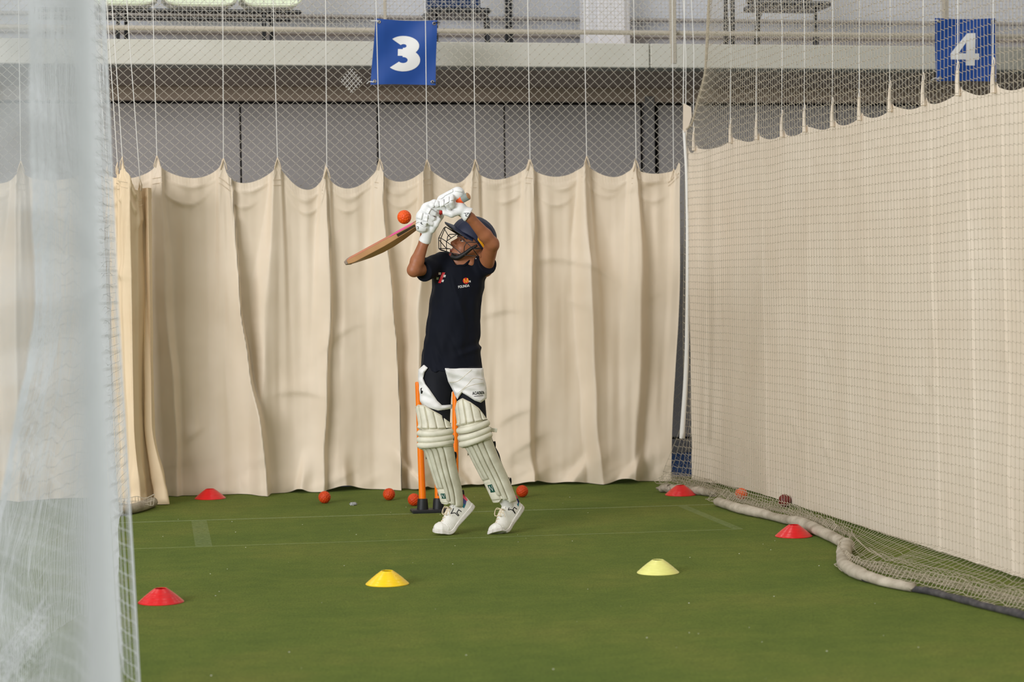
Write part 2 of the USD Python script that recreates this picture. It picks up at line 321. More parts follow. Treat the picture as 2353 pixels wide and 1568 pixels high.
# ------------------------------------------------------------------ netting and curtains
# diamond mesh net across the back
DW, DH = 0.0625, 0.057
def back_node(i, j):
    x, z = -0.75 + i * DW / 2, 0.02 + j * DH / 2
    q = np.stack([x * 1.3, z * 1.3, 0 * x], -1)
    return np.stack([x + 0.03 * (meshkit.noise(q, 3) - .5), YN + 0.06 * (meshkit.noise(q, 5) - .5), z + 0.035 * (meshkit.noise(q, 9) - .5) + 0 * x], -1)
NI, NJ = 250, 118
segs = []
bn = thing('back_net', 'grey diamond mesh net hanging across the hall behind the back curtain', 'net', (2.4, YN, 0))
I, J = np.meshgrid(np.arange(0, NI), np.arange(0, NJ), indexing='ij')
ok = (I + J) % 2 == 0
for di in (1, -1):
    i, j = I[ok], J[ok]; keep = (i + di >= 0) & (i + di < NI) & (j + 1 < NJ); i, j = i[keep], j[keep]
    segs.append(np.stack([back_node(i, j), back_node(i + di, j + 1)], 1))
segs = np.vstack(segs)
obj('netting', tubes(segs, 0.0013, 3), M_net_back, bn, False)
obj('knot', knots(back_node(I[ok], J[ok]), 0.0030), mat('grey_knots', lin(120, 114, 104), 0.8), bn, False, kind='stuff')
pc = on_y(808, 186, YN - 0.012)
pl = []
for q in np.linspace(-1, 1, 5):
    for d in ((1, 1), (1, -1)):
        o = np.array([-d[1], d[0]]) * q * 0.035
        pl.append([[pc[0] + (o[0] + d[0] * s * 0.045) * 0.8, pc[1] + 0.006 * s, pc[2] + (o[1] + d[1] * s * 0.045) * 0.9] for s in np.linspace(-1, 1, 5)])
obj('repair_patch', [tubes(np.array(pl), 0.0013, 4), knots(np.array(pl)[:, ::4], 0.0042)], M_cord, bn, label='small patch of doubled white cord mending the net')

def curtain(name, label, plan, loops, sag, seed, m, amp=0.035, hem=0.055, z_bot=0.004, cone=0.05, cords=True, ds=0.008, dz=0.011, spike=0.04, bottom_crumple=1.0, cord_top=3.7, flip=1.0, cord_shift=0.0, crease=0.020, flare=0.0, tuck=0.0):
    """A canvas hung by loops (arc length, height) along the plan polyline; folds are real relief along the plan's normal."""
    t = thing(name, label, 'curtain', (*plan[0], 0))
    plan = np.asarray(plan, float); seg = np.linalg.norm(np.diff(plan, axis=0), axis=1); cum = np.r_[0, np.cumsum(seg)]
    L = cum[-1]; s = np.linspace(0, L, int(L / ds) + 1)
    base = np.stack([np.interp(s, cum, plan[:, k_]) for k_ in (0, 1)], -1)
    tang = np.gradient(base, axis=0); tang /= np.linalg.norm(tang, axis=1, keepdims=True)
    for k_ in range(12): tang[1:-1] = (tang[:-2] + tang[1:-1] * 2 + tang[2:]) / 4
    nrm = np.stack([tang[:, 1], -tang[:, 0]], -1) * flip
    ls, lz = np.array([l[0] for l in loops]), np.array([l[1] for l in loops])
    ztop = np.interp(s, ls, lz)
    for k_ in range(len(ls) - 1):
        a, b = ls[k_], ls[k_ + 1]; q = (s >= a) & (s < b); u = (s[q] - a) / (b - a)
        skew = 0.5 + 0.14 * math.sin(seed * 3.1 + k_ * 2.3); u2 = u ** (math.log(0.5) / math.log(skew))
        ztop[q] -= sag[k_ % len(sag)] * (1 - (2 * u2 - 1) ** 2) ** 0.8
    near = np.min(np.abs(s[:, None] - ls[None]), 1)
    ztop += spike * np.exp(-(near / 0.012) ** 2)
    n = int(2.15 / dz); tt = np.linspace(0, 1, n); tt = 1 - (1 - tt) ** 1.08
    Z = ztop[:, None] + (z_bot - ztop[:, None]) * tt[None]
    drop = ztop[:, None] - Z
    S = np.broadcast_to(s[:, None], Z.shape)
    D = np.zeros_like(Z); cr = np.random.default_rng(100 + seed); lift = np.zeros_like(Z)
    gap = np.diff(ls).mean()
    for k_, c in enumerate(ls):
        # box pleat at the loop, opening into a ridge that leans and has one steep side
        side = 1 if cr.random() < 0.75 else -1; lean = cr.uniform(-0.09, 0.09); hgt = cr.uniform(0.35, 1.2); wide = gap * cr.uniform(0.45, 0.85); soft = cr.uniform(0.0, 0.35) * (cr.random() < 0.6)
        x = S - c; pw = 0.026 + 0.030 * np.minimum(drop, 1.0)
        D += cone * (0.5 + 0.5 * np.exp(-drop / 0.3)) * smoothstep(pw + 0.016 + 0.03 * drop, pw, np.abs(x - lean * drop * 0.3)) * smoothstep(1.9, 0.2, drop)
        c2 = c + lean * drop + 0.05 * fold(drop * 1.2, drop * 0, 1.0, seed + k_, 1) + side * (pw * 0.9)
        w_ = wide * (0.25 + 0.75 * smoothstep(0.0, 0.7, drop)); y = side * (S - c2) / w_
        steep = 0.05 + soft + 0.12 * (0.5 + 0.5 * np.sin(k_ * 3.3 + drop * 2.0))
        D += amp * hgt * (0.35 + 0.65 * smoothstep(0.05, 0.8, drop)) * np.where(y < 0, np.clip(1 + y, 0, 1) ** 2.0, 1 - smoothstep(0, steep, y))
    grow = smoothstep(0.05, 1.2, drop)
    D += amp * 0.6 * grow * fold(S + 0.10 * np.sin(Z * 2.1 + S), Z, 2.6, seed, 0.45, 2)
    D += amp * 0.16 * fold(S, Z, 11.0, seed + 3, 0.9, 2)
    for k_ in range(len(ls) - 1):                                      # swags under each scallop
        mid = (ls[k_] + ls[k_ + 1]) / 2; g_ = ls[k_ + 1] - ls[k_]
        for q in range(2):
            dep = cr.uniform(0.03, 0.10) + 0.10 * q; cx = mid + cr.uniform(-.2, .2) * g_; r_ = (drop - dep + 0.9 * g_ * ((S - cx) / g_) ** 2)
            D += crease * 0.9 * np.exp(-np.abs(r_) / 0.035) * np.where(r_ > 0, np.exp(-r_ / 0.012), 1) * np.exp(-((S - cx) / (g_ * cr.uniform(.18, .32))) ** 2)
    for q in range(int(24 * L / 5)):                                   # scattered slack creases: full above, tucked in below
        cx, cz, th, ln_, hh = cr.uniform(0, L), cr.uniform(0.15, 1.95), cr.uniform(-0.7, 0.7), cr.uniform(0.05, 0.16), cr.uniform(0.4, 1.2)
        u_ = (S - cx) * math.cos(th) + (Z - cz) * math.sin(th); v_ = (Z - cz) * math.cos(th) - (S - cx) * math.sin(th) + 1.0 * u_ ** 2
        D += crease * hh * np.exp(-(u_ / ln_) ** 2) * np.where(v_ > 0, np.exp(-(v_ / 0.07) ** 2), np.exp(-(v_ / 0.022) ** 2))
    D += 0.004 * fold(S - 0.6 * Z, Z + S * .4, 7.0, seed + 17, 2.6, 2) * smoothstep(0.05, 0.4, drop)
    low = smoothstep(0.34, 0.0, Z)
    D += bottom_crumple * low * (0.05 * np.abs(fold(S + 0.5 * Z, Z, 2.2, seed + 7, 2.0, 2)) + 0.010 * fold(S - Z * 1.2, Z, 7, seed + 8, 6, 2))
    for q in range(int(10 * L / 5 * bottom_crumple)):                   # tucks where the hem is kicked up
        cx, wd, tilt = cr.uniform(0, L), cr.uniform(0.05, 0.13), cr.uniform(-0.9, 0.9); x = S - cx - tilt * Z
        D += 0.055 * np.exp(-(x / wd) ** 2) * smoothstep(0.30, 0.03, Z) * np.where(x * tilt > 0, 1, np.exp(-(x / (wd * .35)) ** 2)); lift += cr.uniform(0.012, 0.035) * np.exp(-((S - cx) / (wd * .8)) ** 2) * smoothstep(0.16, 0.0, Z)
    band = np.exp(-((drop - hem * 0.45) / (hem * 0.5)) ** 4)
    D += 0.0022 * band * np.sin(S * 2 * np.pi / 0.019 + 3 * fold(S, Z, 6, seed + 1))              # gathered hem
    D += 0.0035 * np.exp(-((drop - hem) / 0.004) ** 2)                                           # stitched edge of the hem
    X = base[:, None, 0] + nrm[:, None, 0] * D + tang[:, None, 0] * 0.012 * fold(S, Z, 6, seed + 5)
    Y = base[:, None, 1] + nrm[:, None, 1] * D + tang[:, None, 1] * 0.012 * fold(S, Z, 6, seed + 5)
    Zb = Z + lift
    X = X + tang[:, None, 0] * (flare * smoothstep(0.5, 0, Z) * (S / L) ** 2 - tuck * smoothstep(1.3, 0, Z) * np.exp(-(L - S) / 0.25))
    P = np.stack([X, Y, Zb], -1)
    back = P - np.append(nrm.mean(0), 0) * 0.002
    rim = [grid_mesh(np.stack([P[:, k_], back[:, k_]], 1)) for k_ in (0, -1)] + [grid_mesh(np.stack([P[k_], back[k_]], 1)) for k_ in (0, -1)]
    obj('canvas', [grid_mesh(P)] + rim, m, t, True)
    for c, z in zip(ls, lz) if cords else ():
        k_ = int(np.clip(round(c / ds), 5, len(s) - 6)); p = P[k_, 0]; tx = np.append(tang[k_], 0); nx = np.append(nrm[k_], 0)
        top = p + np.array([0, 0, 0.012]) + nx * 0.004
        a, b = p - tx * 0.021 + nx * 0.008 - [0, 0, 0.058], p + tx * 0.021 + nx * 0.008 - [0, 0, 0.058]
        tab = [tube([a, (a + top) / 2 + nx * 0.006 - tx * 0.002, top], 0.0034, 6), tube([b, (b + top) / 2 + nx * 0.006 + tx * 0.002, top], 0.0034, 6)]
        obj('loop', tab, M_hem, t, True)
        jd = [int(np.argmin(np.abs(drop[k_] - q))) for q in (0.062, 0.095)]; ks = np.arange(max(k_ - int(.032 / ds), 0), min(k_ + int(.032 / ds), len(s) - 1) + 1)
        ln_ = [tube([P[ks[0], j] + nx * 0.004, np.array([*(P[ks[0], j] * .5 + P[ks[-1], j] * .5)]) + nx * 0.012, P[ks[-1], j] + nx * 0.004], 0.0014, 4) for j in jd]
        obj('stitching', ln_, M_hem, t, True)
        if cords:
            q = top + np.array([cord_shift + 0.02 * math.sin(c * 9 + seed), 0.03, 0]); q[2] = cord_top
            obj('cord', tube([top - [0, 0, 0.01], top * 0.5 + q * 0.5, q], 0.0028, 5), M_cord, t, True)
    return t

# back curtain
YC = 13.45
loop_px = [(-260, 362), (-100, 360), (50, 365), (205, 372), (361, 357), (512, 354), (633, 360), (746, 370), (870, 360), (978, 362), (1087, 355), (1214, 359), (1341, 356), (1454, 357), (1556, 368)]
pts = [on_y(px, py + 6, YC) for px, py in loop_px]
x0 = pts[0][0]
curtain('back_curtain', 'long cream canvas curtain hung across the back of the lane behind the batter', [(x0, YC), (pts[-1][0] + 0.008, YC)],
        [(p[0] - x0, p[2] - 0.04) for p in pts], [.10, .10, .07, .07, .09, .12, .135, .13, .10, .12, .10, .08, .085, .05], 2, M_canvas, amp=0.13, cone=0.034, tuck=0.075, crease=0.015)
# end of the next curtain, drawn back along the lane's other side
pl = [(-0.03, 13.16), (0.02, 13.00), (0.05, 12.86), (0.085, 12.80), (0.12, 12.88), (0.14, 12.98), (0.17, 12.98), (0.19, 12.92), (0.21, 12.96), (0.215, 13.08)]
curtain('end_curtain', 'warm cream canvas curtain bunched at the corner beside the hanging white netting', pl, [(0.02, 1.99), (0.25, 2.0), (0.34, 2.03), (0.50, 1.90)], [.03, .03, .05], 5, M_canvas_warm, amp=0.030, cone=0.015, ds=0.004, flare=0.26, cord_shift=-0.10, crease=0.02, bottom_crumple=1.2)
# canvas behind the side net
XC = 3.66
rl = [(1592, 352), (1640, 335), (1690, 318), (1740, 309), (1798, 303), (1850, 291), (1915, 278), (1977, 263), (2048, 243), (2125, 228), (2205, 205), (2287, 198), (2375, 178), (2470, 158), (2590, 130)]
ra, rb = np.array([3.77, 13.3]), np.array([3.83, 7.4])
def on_side(px, py):
    d = ray(px, py); n = np.array([rb[1] - ra[1], -(rb[0] - ra[0]), 0]); t = ((np.append(ra, 0) - EYE) @ n) / (d @ n); return EYE + d * t
sp = [on_side(*q) for q in rl]; end = sp[-1][:2]
zl_ = sp[-1][2]
while end[1] > 4.2:                                                   # the canvas runs on towards the viewer beyond the frame
    end = end + np.array([0.004, -0.42]); sp.append(np.array([*end, zl_]))
plan_r = [(3.63, 13.30), (3.74, 12.95), (3.79, 12.5), (3.80, 12.0), tuple(end)]
_c = np.r_[0, np.cumsum(np.linalg.norm(np.diff(np.array(plan_r), axis=0), axis=1))]
s_of = [float(np.interp(-q[1], -np.array(plan_r)[:, 1], _c)) for q in sp]; s_of[0] = 0.0
sp = [np.array([*[np.interp(q[1], np.array(plan_r)[::-1, 1], np.array(plan_r)[::-1, k_]) for k_ in (0, 1)], q[2]]) for q in sp]
rc = curtain('side_curtain', 'pale cream canvas curtain hanging flat behind the square mesh side net', plan_r, [(s_, q[2] + 0.0) for s_, q in zip(s_of, sp)],
        [.035], 9, M_canvas_side, amp=0.009, cone=0.003, crease=0.005, cords=False, spike=0.012, bottom_crumple=0.04, flip=1.0, z_bot=0.02, ds=0.012, dz=0.014)
nrm_r = np.array([-(ra - rb)[1], (ra - rb)[0]]); nrm_r = nrm_r / np.linalg.norm(nrm_r); nrm_r *= np.sign(-nrm_r[0])
for s_, q in zip(s_of, sp):
    b = q + np.append(nrm_r * 0.02, 0)
    obj('tie', [tube([b + [0, 0, -0.03], b + [0, 0.004, 0.03], b + [0, -0.003, 0.085]], [0.013, 0.010, 0.008], 6), tube(curve([b + [0, 0.0, 0.07], b + [0.004, 0.018, 0.10], b + [0.004, 0.0, 0.125], b + [0.002, -0.014, 0.10], b + [0, -0.002, 0.075]], 16), 0.0028, 5)], M_canvas_side, rc)
    obj('cord', tube([b + [0, 0, 0.09], b + [0.01, 0.01, 0.6], [b[0] - 0.03, b[1] + 0.02, 3.8]], 0.0026, 5), M_cord, rc)

# square mesh side net with weighted sleeve along its foot
tube_px = [(1518, 1121), (1570, 1123), (1640, 1131)]
t2 = [(1648, 1151), (1700, 1168), (1760, 1181), (1830, 1198), (1900, 1226), (1938, 1247)]
t3 = [(1945, 1252), (1937, 1268), (1942, 1292), (1965, 1312), (2020, 1330), (2100, 1346), (2200, 1369), (2353, 1407), (2520, 1450)]
foot = curve([on_floor(*q) for q in t2 + t3], 160); foot = foot[np.argsort(-foot[:, 1])]
sn = thing('side_net', 'cream square mesh net hanging along the lane in front of the pale curtain', 'net', (3.5, 10, 0))
NA, p_net = 222, 0.05
def far_y(z): return np.interp(z, [0, 0.2, 1.2, 2.0, 2.25, 2.6, 3.2, 3.8], [13.2, 13.05, 13.0, 12.95, 12.9, 12.5, 12.28, 12.2])
a = np.arange(NA); zz = np.arange(0.10, 3.75, 0.043)[::-1]
Yb = 13.0 - a * 0.039
rows = []
def foot_x(y): return np.interp(y, foot[::-1, 1], foot[::-1, 0])
for r_i, z in enumerate(zz):
    fy = far_y(z); sh = (fy - 13.0) * np.exp(-a / 9.0)
    y = Yb + sh + 0.012 * fold(a * 0.11 + z * 0.1, np.full(NA, z), 1.0, 3, 0.8) + 0.020 * fold(a * 0.05, np.full(NA, z), 2.0, 13, 0.5) * (z < 1.0) * (1.0 - z)
    x = 3.52 + 0.00 * y + 0.035 * fold(a * 0.03, np.full(NA, z), 1.0, 6, 0.5) + (13 - y) * 0.028
    x = x - 0.12 * np.exp(-a / 3.0) * smoothstep(0.5, 0.1, z)
    zr_ = z + 0.03 * fold(a * 0.035, np.full(NA, z * 0.5), 1.0, 16, 0.5) + 0.0015 * np.where((a + r_i) % 2 == 0, 1, -1) - 0.05 * np.exp(-((a - 8) / 9.0) ** 2) * smoothstep(1.8, 2.3, z)
    rows.append(np.stack([x, y, zr_], -1))
last = rows[-1]
nd = 9
for q in range(1, nd + 1):                                              # slack netting lying out to the sleeve and over it
    u = q / nd
    fx = foot_x(last[:, 1]); fx = np.minimum(fx, last[:, 0] - 0.02)
    x = last[:, 0] * (1 - u) + (fx + 0.012 - 0.03 * u) * u
    z = 0.10 * (1 - u) ** 2.2 + 0.012 + 0.055 * np.sin(np.pi * min(1, u)) ** 2 * (u > .6) + 0.022 * u * (1 - u) * 4 * (0.5 + fold(a * 0.35, np.full(NA, u), 1.0, 21, 2.0))
    if q == nd: z = np.full(NA, 0.058)
    y = last[:, 1] + 0.07 * u * fold(a * 0.25, np.full(NA, u * 2), 1.0, 31, 1.0)
    rows.append(np.stack([x, y, z], -1))
G = np.stack(rows)                                                      # (rows, along, 3)
nz = len(zz); ha, hb = G[:nz, :-1].copy(), G[:nz, 1:].copy(); hb[..., 2] -= 0.007; ha[..., 2] += 0.002       # the meshes hang askew: each bar drops a little
obj('netting', [tubes(np.stack([ha, hb], 2).reshape(-1, 2, 3), 0.0014, 3), tubes(G[nz:], 0.0010, 3), tubes(G.transpose(1, 0, 2), 0.0012, 3)], M_net, sn, False)
obj('knot', knots(G, 0.0024), mat('tan_knots', lin(132, 120, 98), 0.8), sn, False, kind='stuff')
fr = 0.030 + 0.003 * np.sin(np.arange(len(foot)) * 0.9); fr[foot[:, 1] < 9.45] = 0.022
ft = foot + np.c_[np.zeros(len(foot)), np.zeros(len(foot)), fr * 0.98]
def sleeve(pts, r, m, name, seed, label=None, flat=0.8):
    c = curve(pts, 200); n = len(c); u = np.arange(n); rr = np.interp(u, np.linspace(0, n - 1, len(r)), r) * (1 + 0.22 * fold(u * 0.05, u * 0.0, 1.0, seed, 1) + 0.10 * fold(u * 0.3, u * 0, 1.0, seed + 1, 1))
    rr[[0, -1]] *= 0.6; c[:, 2] = rr * flat; c[:, 0] += 0.008 * fold(u * 0.06, u * 0, 1.0, seed + 2, 1)
    m3 = tubes(c[None], rr[None], 16, True); v = m3.vertices.copy(); ctr = np.repeat(c, 16, 0); d = v - ctr; q = np.tile(np.arange(16) / 16 * 6.283, n)
    d *= (1 + 0.16 * fold(np.repeat(u, 16) * 0.22 + 0.8 * np.sin(q), np.cos(q), 1.6, seed + 3, 1.2))[:, None]; d[:, 2] *= flat
    v = ctr + d; v[:, 2] = np.maximum(v[:, 2], 0.002)
    return obj(name, trimesh.Trimesh(v, m3.faces, process=False), m, sn, True, label=label)
sleeve([on_floor(*q, 0.03) for q in t2 + t3[:6]], [0.033, 0.034, 0.033, 0.036, 0.038, 0.032, 0.024], M_sleeve, 'weighted_sleeve', 61, 'off white weighted sleeve snaking along the floor')
sleeve([on_floor(*q, 0.016) for q in ((1985, 1329), (2060, 1346), (2140, 1360), (2220, 1380), (2353, 1414), (2520, 1456))], [0.016, 0.018, 0.018, 0.018], M_rope_dark, 'weighted_rope', 71, 'dark weighted rope under the loose netting')
sleeve([on_floor(*q, 0.03) for q in tube_px], [0.030, 0.032, 0.028], M_sleeve, 'weighted_sleeve', 81)
# loose net heaped over the sleeve
heap = []
for (pa, pb, wdt, n_, sd) in (((1655, 1150), (1935, 1240), 0.10, 46, 1), ((1945, 1300), (2560, 1462), 0.16, 60, 2), ((1525, 1112), (1645, 1136), 0.07, 24, 3)):
    A, B = on_floor(*pa), on_floor(*pb); d = (B - A) / np.linalg.norm(B - A); nn = np.array([-d[1], d[0], 0]); nn *= np.sign(nn[0]) if sd != 3 else 1
    L = np.linalg.norm(B - A); u = np.linspace(0, L, int(L / 0.028)); v = np.linspace(-0.075, wdt, 8)
    U, V = np.meshgrid(u, v, indexing='ij')
    cx = foot_x((A + d * 0)[1] + d[1] * U) if sd != 3 else None
    P = A + d * U[..., None] + nn * (V + 0.035 * fold(U, V * 4, 5.0, sd + 40, 2))[..., None] + d * (0.03 * fold(U + V, V, 9.0, sd + 50, 3))[..., None]
    if sd != 3: P[..., 0] += (cx - (A + d * U[..., None])[..., 0])
    over = np.exp(-((V) / 0.03) ** 2)
    P[..., 2] = 0.008 + 0.062 * over + 0.03 * np.abs(fold(U, V, 12.0, sd + 60, 12))
    heap += [tubes(P, 0.0013, 3), tubes(P.transpose(1, 0, 2), 0.0013, 3)]
obj('loose_netting', heap, M_net, sn, False)
# gathered edge of the side net: rope and white taped sleeve at the corner
er = curve([on_y(1632, -40, 12.5), on_y(1622, 150, 12.7), on_y(1603, 235, 12.8), on_y(1590, 282, 12.85), on_y(1574, 300, 12.9)], 24)
obj('edge_rope', [tube(er, 0.006, 6)], M_net, sn, True)
fl = [on_y(*q, 12.9) for q in ((1571, 238), (1587, 247), (1588, 270), (1578, 300), (1570, 305))]
flp = np.array([[p + np.array([0, 0.012 * s, 0]) for s in (-1, 1)] for p in fl])
fv, ff = _hull(flp.reshape(-1, 3))
obj('canvas_flap', trimesh.Trimesh(fv, ff, process=False), M_canvas_side, sn)
obj('hanging_cord', tube([on_y(1570, 240, 12.9), on_y(1573, 0, 12.92), on_y(1573, -120, 12.95)], 0.003, 5), M_cord, sn)
obj('taped_sleeve', tube(curve([on_y(1572, 300, 12.9), on_y(1578, 420, 12.9), on_y(1580, 640, 12.9), on_y(1577, 840, 12.9), on_y(1567, 1008, 12.9)], 40), np.r_[np.full(16, 0.010), np.linspace(0.011, 0.017, 25)], 8), M_cord, sn, True, label='white taped sleeve hanging in the net corner')

# white side net at the lane's left, drawn aside past the camera and seen edge on
ln = thing('hanging_white_net', 'white netting hanging edge on close to the camera, soft and hazy', 'net', (0, 6, 0))
ctrl = np.array([(12.72, 0.0), (12.0, -0.06), (10.5, -0.065), (9.0, -0.070), (8.0, -0.065), (7.3, -0.055), (7.15, -0.030), (7.05, -0.006), (6.9, 0.002), (6.75, -0.006), (6.65, -0.030), (6.5, -0.052), (6.0, -0.048), (5.4, -0.043), (4.6, -0.037), (3.6, -0.030), (2.6, -0.025), (1.7, -0.024), (1.25, -0.036), (0.95, -0.062), (0.7, -0.095), (0.5, -0.125)])
pth = curve(np.c_[ctrl[:, 1], ctrl[:, 0], np.zeros(len(ctrl))], 400)
cum = np.r_[0, np.cumsum(np.linalg.norm(np.diff(pth, axis=0), axis=1))]
na = int(cum[-1] / 0.05); sa = np.arange(na) * 0.05
bx = np.interp(sa, cum, pth[:, 0]); by = np.interp(sa, cum, pth[:, 1])
zr2 = np.arange(0.03, 3.6, 0.05)
A_, Zg = np.meshgrid(sa, zr2, indexing='ij')
farness = np.clip(by / 8.0, 0, 1.2)[:, None]
Xg = bx[:, None] + np.where(Zg < 1.27, (1.27 - Zg) * 0.042, (1.27 - Zg) * 0.024) * np.minimum(farness * 8 / 7, 1) + 0.006 * farness * fold(A_, Zg, 1.6, 71, 0.5) + 0.004 * farness * fold(A_, Zg, 5, 72, 1.0)
Yg = by[:, None] + 0.02 * fold(A_, Zg, 2, 73, 0.8)
G1 = np.stack([Xg, Yg, Zg + 0.012 * fold(A_, Zg, 2.5, 74, 0.5)], -1)
# second layer: a slack pleat swelling to the other side, heaped on the floor
py_ = np.array([(9.2, -0.02), (8.0, -0.15), (7.0, -0.215), (6.2, -0.222), (5.6, -0.19), (5.2, -0.12), (4.9, -0.06), (4.6, -0.03)])
p2 = curve(np.c_[py_[:, 1], py_[:, 0], np.zeros(len(py_))], 200); cum2 = np.r_[0, np.cumsum(np.linalg.norm(np.diff(p2, axis=0), axis=1))]
sb = np.arange(int(cum2[-1] / 0.036)) * 0.036
B_, Zh = np.meshgrid(sb, np.arange(0.02, 3.0, 0.05), indexing='ij')
bul = np.interp(sb, cum2, p2[:, 0])[:, None]
spread = 1 + 0.95 * smoothstep(1.35, 0.2, Zh)
G2 = np.stack([bul * spread + 0.03 * fold(B_, Zh, 4, 81, 3.0), np.interp(sb, cum2, p2[:, 1])[:, None] + 0.05 * fold(B_, Zh, 3, 82, 2.0), Zh + 0.05 * fold(B_, Zh, 5, 83, 4.0)], -1)
vy = np.linspace(0, 1, 22); vx = -0.034 - 0.130 * vy; vyy = 1.2 + 0.50 * vy                                              # a slack lap hanging close to the camera
C_, Zc = np.meshgrid(np.arange(22) * 0.05, np.arange(0.6, 2.2, 0.05), indexing='ij')
G3 = np.stack([vx[:, None] + 0.010 * fold(C_, Zc, 3, 101, 1.0), vyy[:, None] + 0 * Zc, Zc + 0.02 * fold(C_, Zc, 3, 102, 1.0)], -1)
obj('lap', [tubes(G3, 0.0011, 3), tubes(G3.transpose(1, 0, 2), 0.0011, 3)], M_net_white, ln, False)
obj('netting', [tubes(G1, 0.0011, 3), tubes(G1.transpose(1, 0, 2), 0.0011, 3)], M_net_white, ln, False)
obj('pleat', [tubes(G2, 0.0010, 3), tubes(G2.transpose(1, 0, 2), 0.0010, 3)], M_net_white, ln, False)
lp = curve([on_floor(352, 1166), on_floor(325, 1176), on_floor(290, 1184), on_floor(240, 1190)], 24); lp[:, 2] = 0.03
obj('weighted_sleeve', tubes(lp[None], 0.030, 10, True), M_sleeve, ln, True)
U, V = np.meshgrid(np.linspace(0, 0.36, 20), np.linspace(-0.06, 0.16, 10), indexing='ij')
P = np.stack([0.185 - U + 0.03 * fold(U, V, 8, 91, 6), 12.62 + V + 0.04 * fold(U, V, 9, 92, 6), 0.055 * np.exp(-(V / .05) ** 2) + 0.02 + 0.05 * np.abs(fold(U, V, 10, 93, 9))], -1)
obj('loose_netting', [tubes(P, 0.0014, 3), tubes(P.transpose(1, 0, 2), 0.0014, 3)], M_net, ln, False)
U, V = np.meshgrid(np.arange(0, 2.6, 0.035), np.arange(0, 0.9, 0.035), indexing='ij')                                 # slack of the pleat heaped on the floor
P = np.stack([-0.16 - 0.30 * V - 0.04 * U + 0.10 * fold(U, V, 3, 95, 3), 4.9 + 0.85 * U + 0.15 * fold(U, V, 4, 96, 4), 0.01 + 0.42 * np.clip(1 - V / .75, 0, 1) ** 1.5 * (0.6 + 0.4 * fold(U, V, 2, 97, 1)) + 0.09 * np.abs(fold(U, V, 5, 98, 5))], -1)
obj('heaped_netting', [tubes(P, 0.0011, 3), tubes(P.transpose(1, 0, 2), 0.0011, 3)], M_net_white, ln, False)

# ------------------------------------------------------------------ banners
def digit(ch):
    """Heavy rounded numerals, one unit tall."""
    if ch == '3':
        def arc(cx, cy, r, a0, a1): return [(cx + r * math.cos(math.radians(q)), cy + r * math.sin(math.radians(q))) for q in np.linspace(a0, a1, 20)]
        up = LineString(arc(0.36, 0.715, 0.17, 142, -90)).buffer(0.115, cap_style=2)
        lo = LineString(arc(0.36, 0.315, 0.20, 90, -140)).buffer(0.115, cap_style=2)
        mid = LineString([(0.26, 0.53), (0.40, 0.53)]).buffer(0.095, cap_style=2)
        up2 = LineString([(0.17, 0.79), (0.30, 0.885)]).buffer(0.10, cap_style=2)
        return shapely.union_all([up, lo, mid]).buffer(0.012).buffer(-0.012)
    return Polygon([(0.50, 1.0), (0.72, 1.0), (0.72, 0.37), (0.84, 0.37), (0.84, 0.18), (0.72, 0.18), (0.72, 0.0), (0.46, 0.0), (0.46, 0.18), (0.02, 0.18), (0.02, 0.36)], [[(0.47, 0.72), (0.24, 0.37), (0.47, 0.37)]])
def banner(name, label, corners, ch, y, glyph, seed):
    c = [on_y(*q, y) for q in corners]                                # tl, tr, br, bl
    t = thing(name, label, 'banner', c[3], 'numbered lane banners')
    n = 24; u, v = np.meshgrid(np.linspace(0, 1, n), np.linspace(0, 1, n), indexing='ij')
    def at(u, v, lift=0.0):
        u, v, lift = np.asarray(u)[..., None], np.asarray(v)[..., None], np.asarray(lift)[..., None]
        p = (c[3] * (1 - u) + c[2] * u) * (1 - v) + (c[0] * (1 - u) + c[1] * u) * v
        sagv = -0.008 * np.sin(np.pi * u) * np.where(v > .5, 1, -0.6)
        w = 0.010 * np.sin(np.pi * (u + 0.6 * v) * 1.5 + seed) * (0.5 + 0.5 * v) + 0.006 * np.sin(7 * (u - v) + seed)
        return p + np.concatenate([0 * u, -w - lift, sagv * (2 * np.abs(v - .5))], -1)
    P = at(u, v); P2 = at(u, v, -0.0015)
    obj('sheet', [grid_mesh(P), grid_mesh(P2), grid_mesh(np.stack([P[0], P2[0]], 1)), grid_mesh(np.stack([P[-1], P2[-1]], 1)), grid_mesh(np.stack([P[:, 0], P2[:, 0]], 1)), grid_mesh(np.stack([P[:, -1], P2[:, -1]], 1))], M_banner, t, True)
    u0, v0, w_, h_ = glyph
    gl = extrude2d(digit(ch), 0.001).subdivide_to_size(0.08)
    q = gl.vertices; gv = at(u0 + q[:, 0] * w_, v0 + q[:, 1] * h_, 0.0008 + (q[:, 2] > .0005) * 0.0012)
    obj('numeral', trimesh.Trimesh(gv, gl.faces, process=False), M_white_print, t, False, label=f'white numeral {ch}')
    for uu, vv in ((.06, .95), (.95, .95), (.95, .05), (.06, .05)):
        e = at(np.array(uu), np.array(vv), 0.003)
        ring = trimesh.creation.torus(0.0085, 0.003, 16, 6); ring.apply_transform(trimesh.transformations.rotation_matrix(math.pi / 2, [1, 0, 0])); ring.apply_translation(e)
        obj('eyelet', ring, M_eyelet, t, True)
        sx = -1 if uu < .5 else 1; sz = 1 if vv > .5 else -1
        obj('tie', tube(curve([e, e + [0.012 * sx, -0.012, 0.006 * sz], e + [0.03 * sx, 0.02, 0.004 * sz + .004], e + [0.045 * sx, y * 0 + 0.05, 0.012 * sz]], 12), 0.0028, 5), M_black if uu > .5 else M_cord, t, True)
banner('lane_banner', 'blue vinyl banner with a white numeral 3 tied to the back net', ((863, 42), (1004, 47), (1001, 196), (851, 195)), '3', YN - 0.07, (0.17, 0.20, 0.86, 0.56), 0.4)
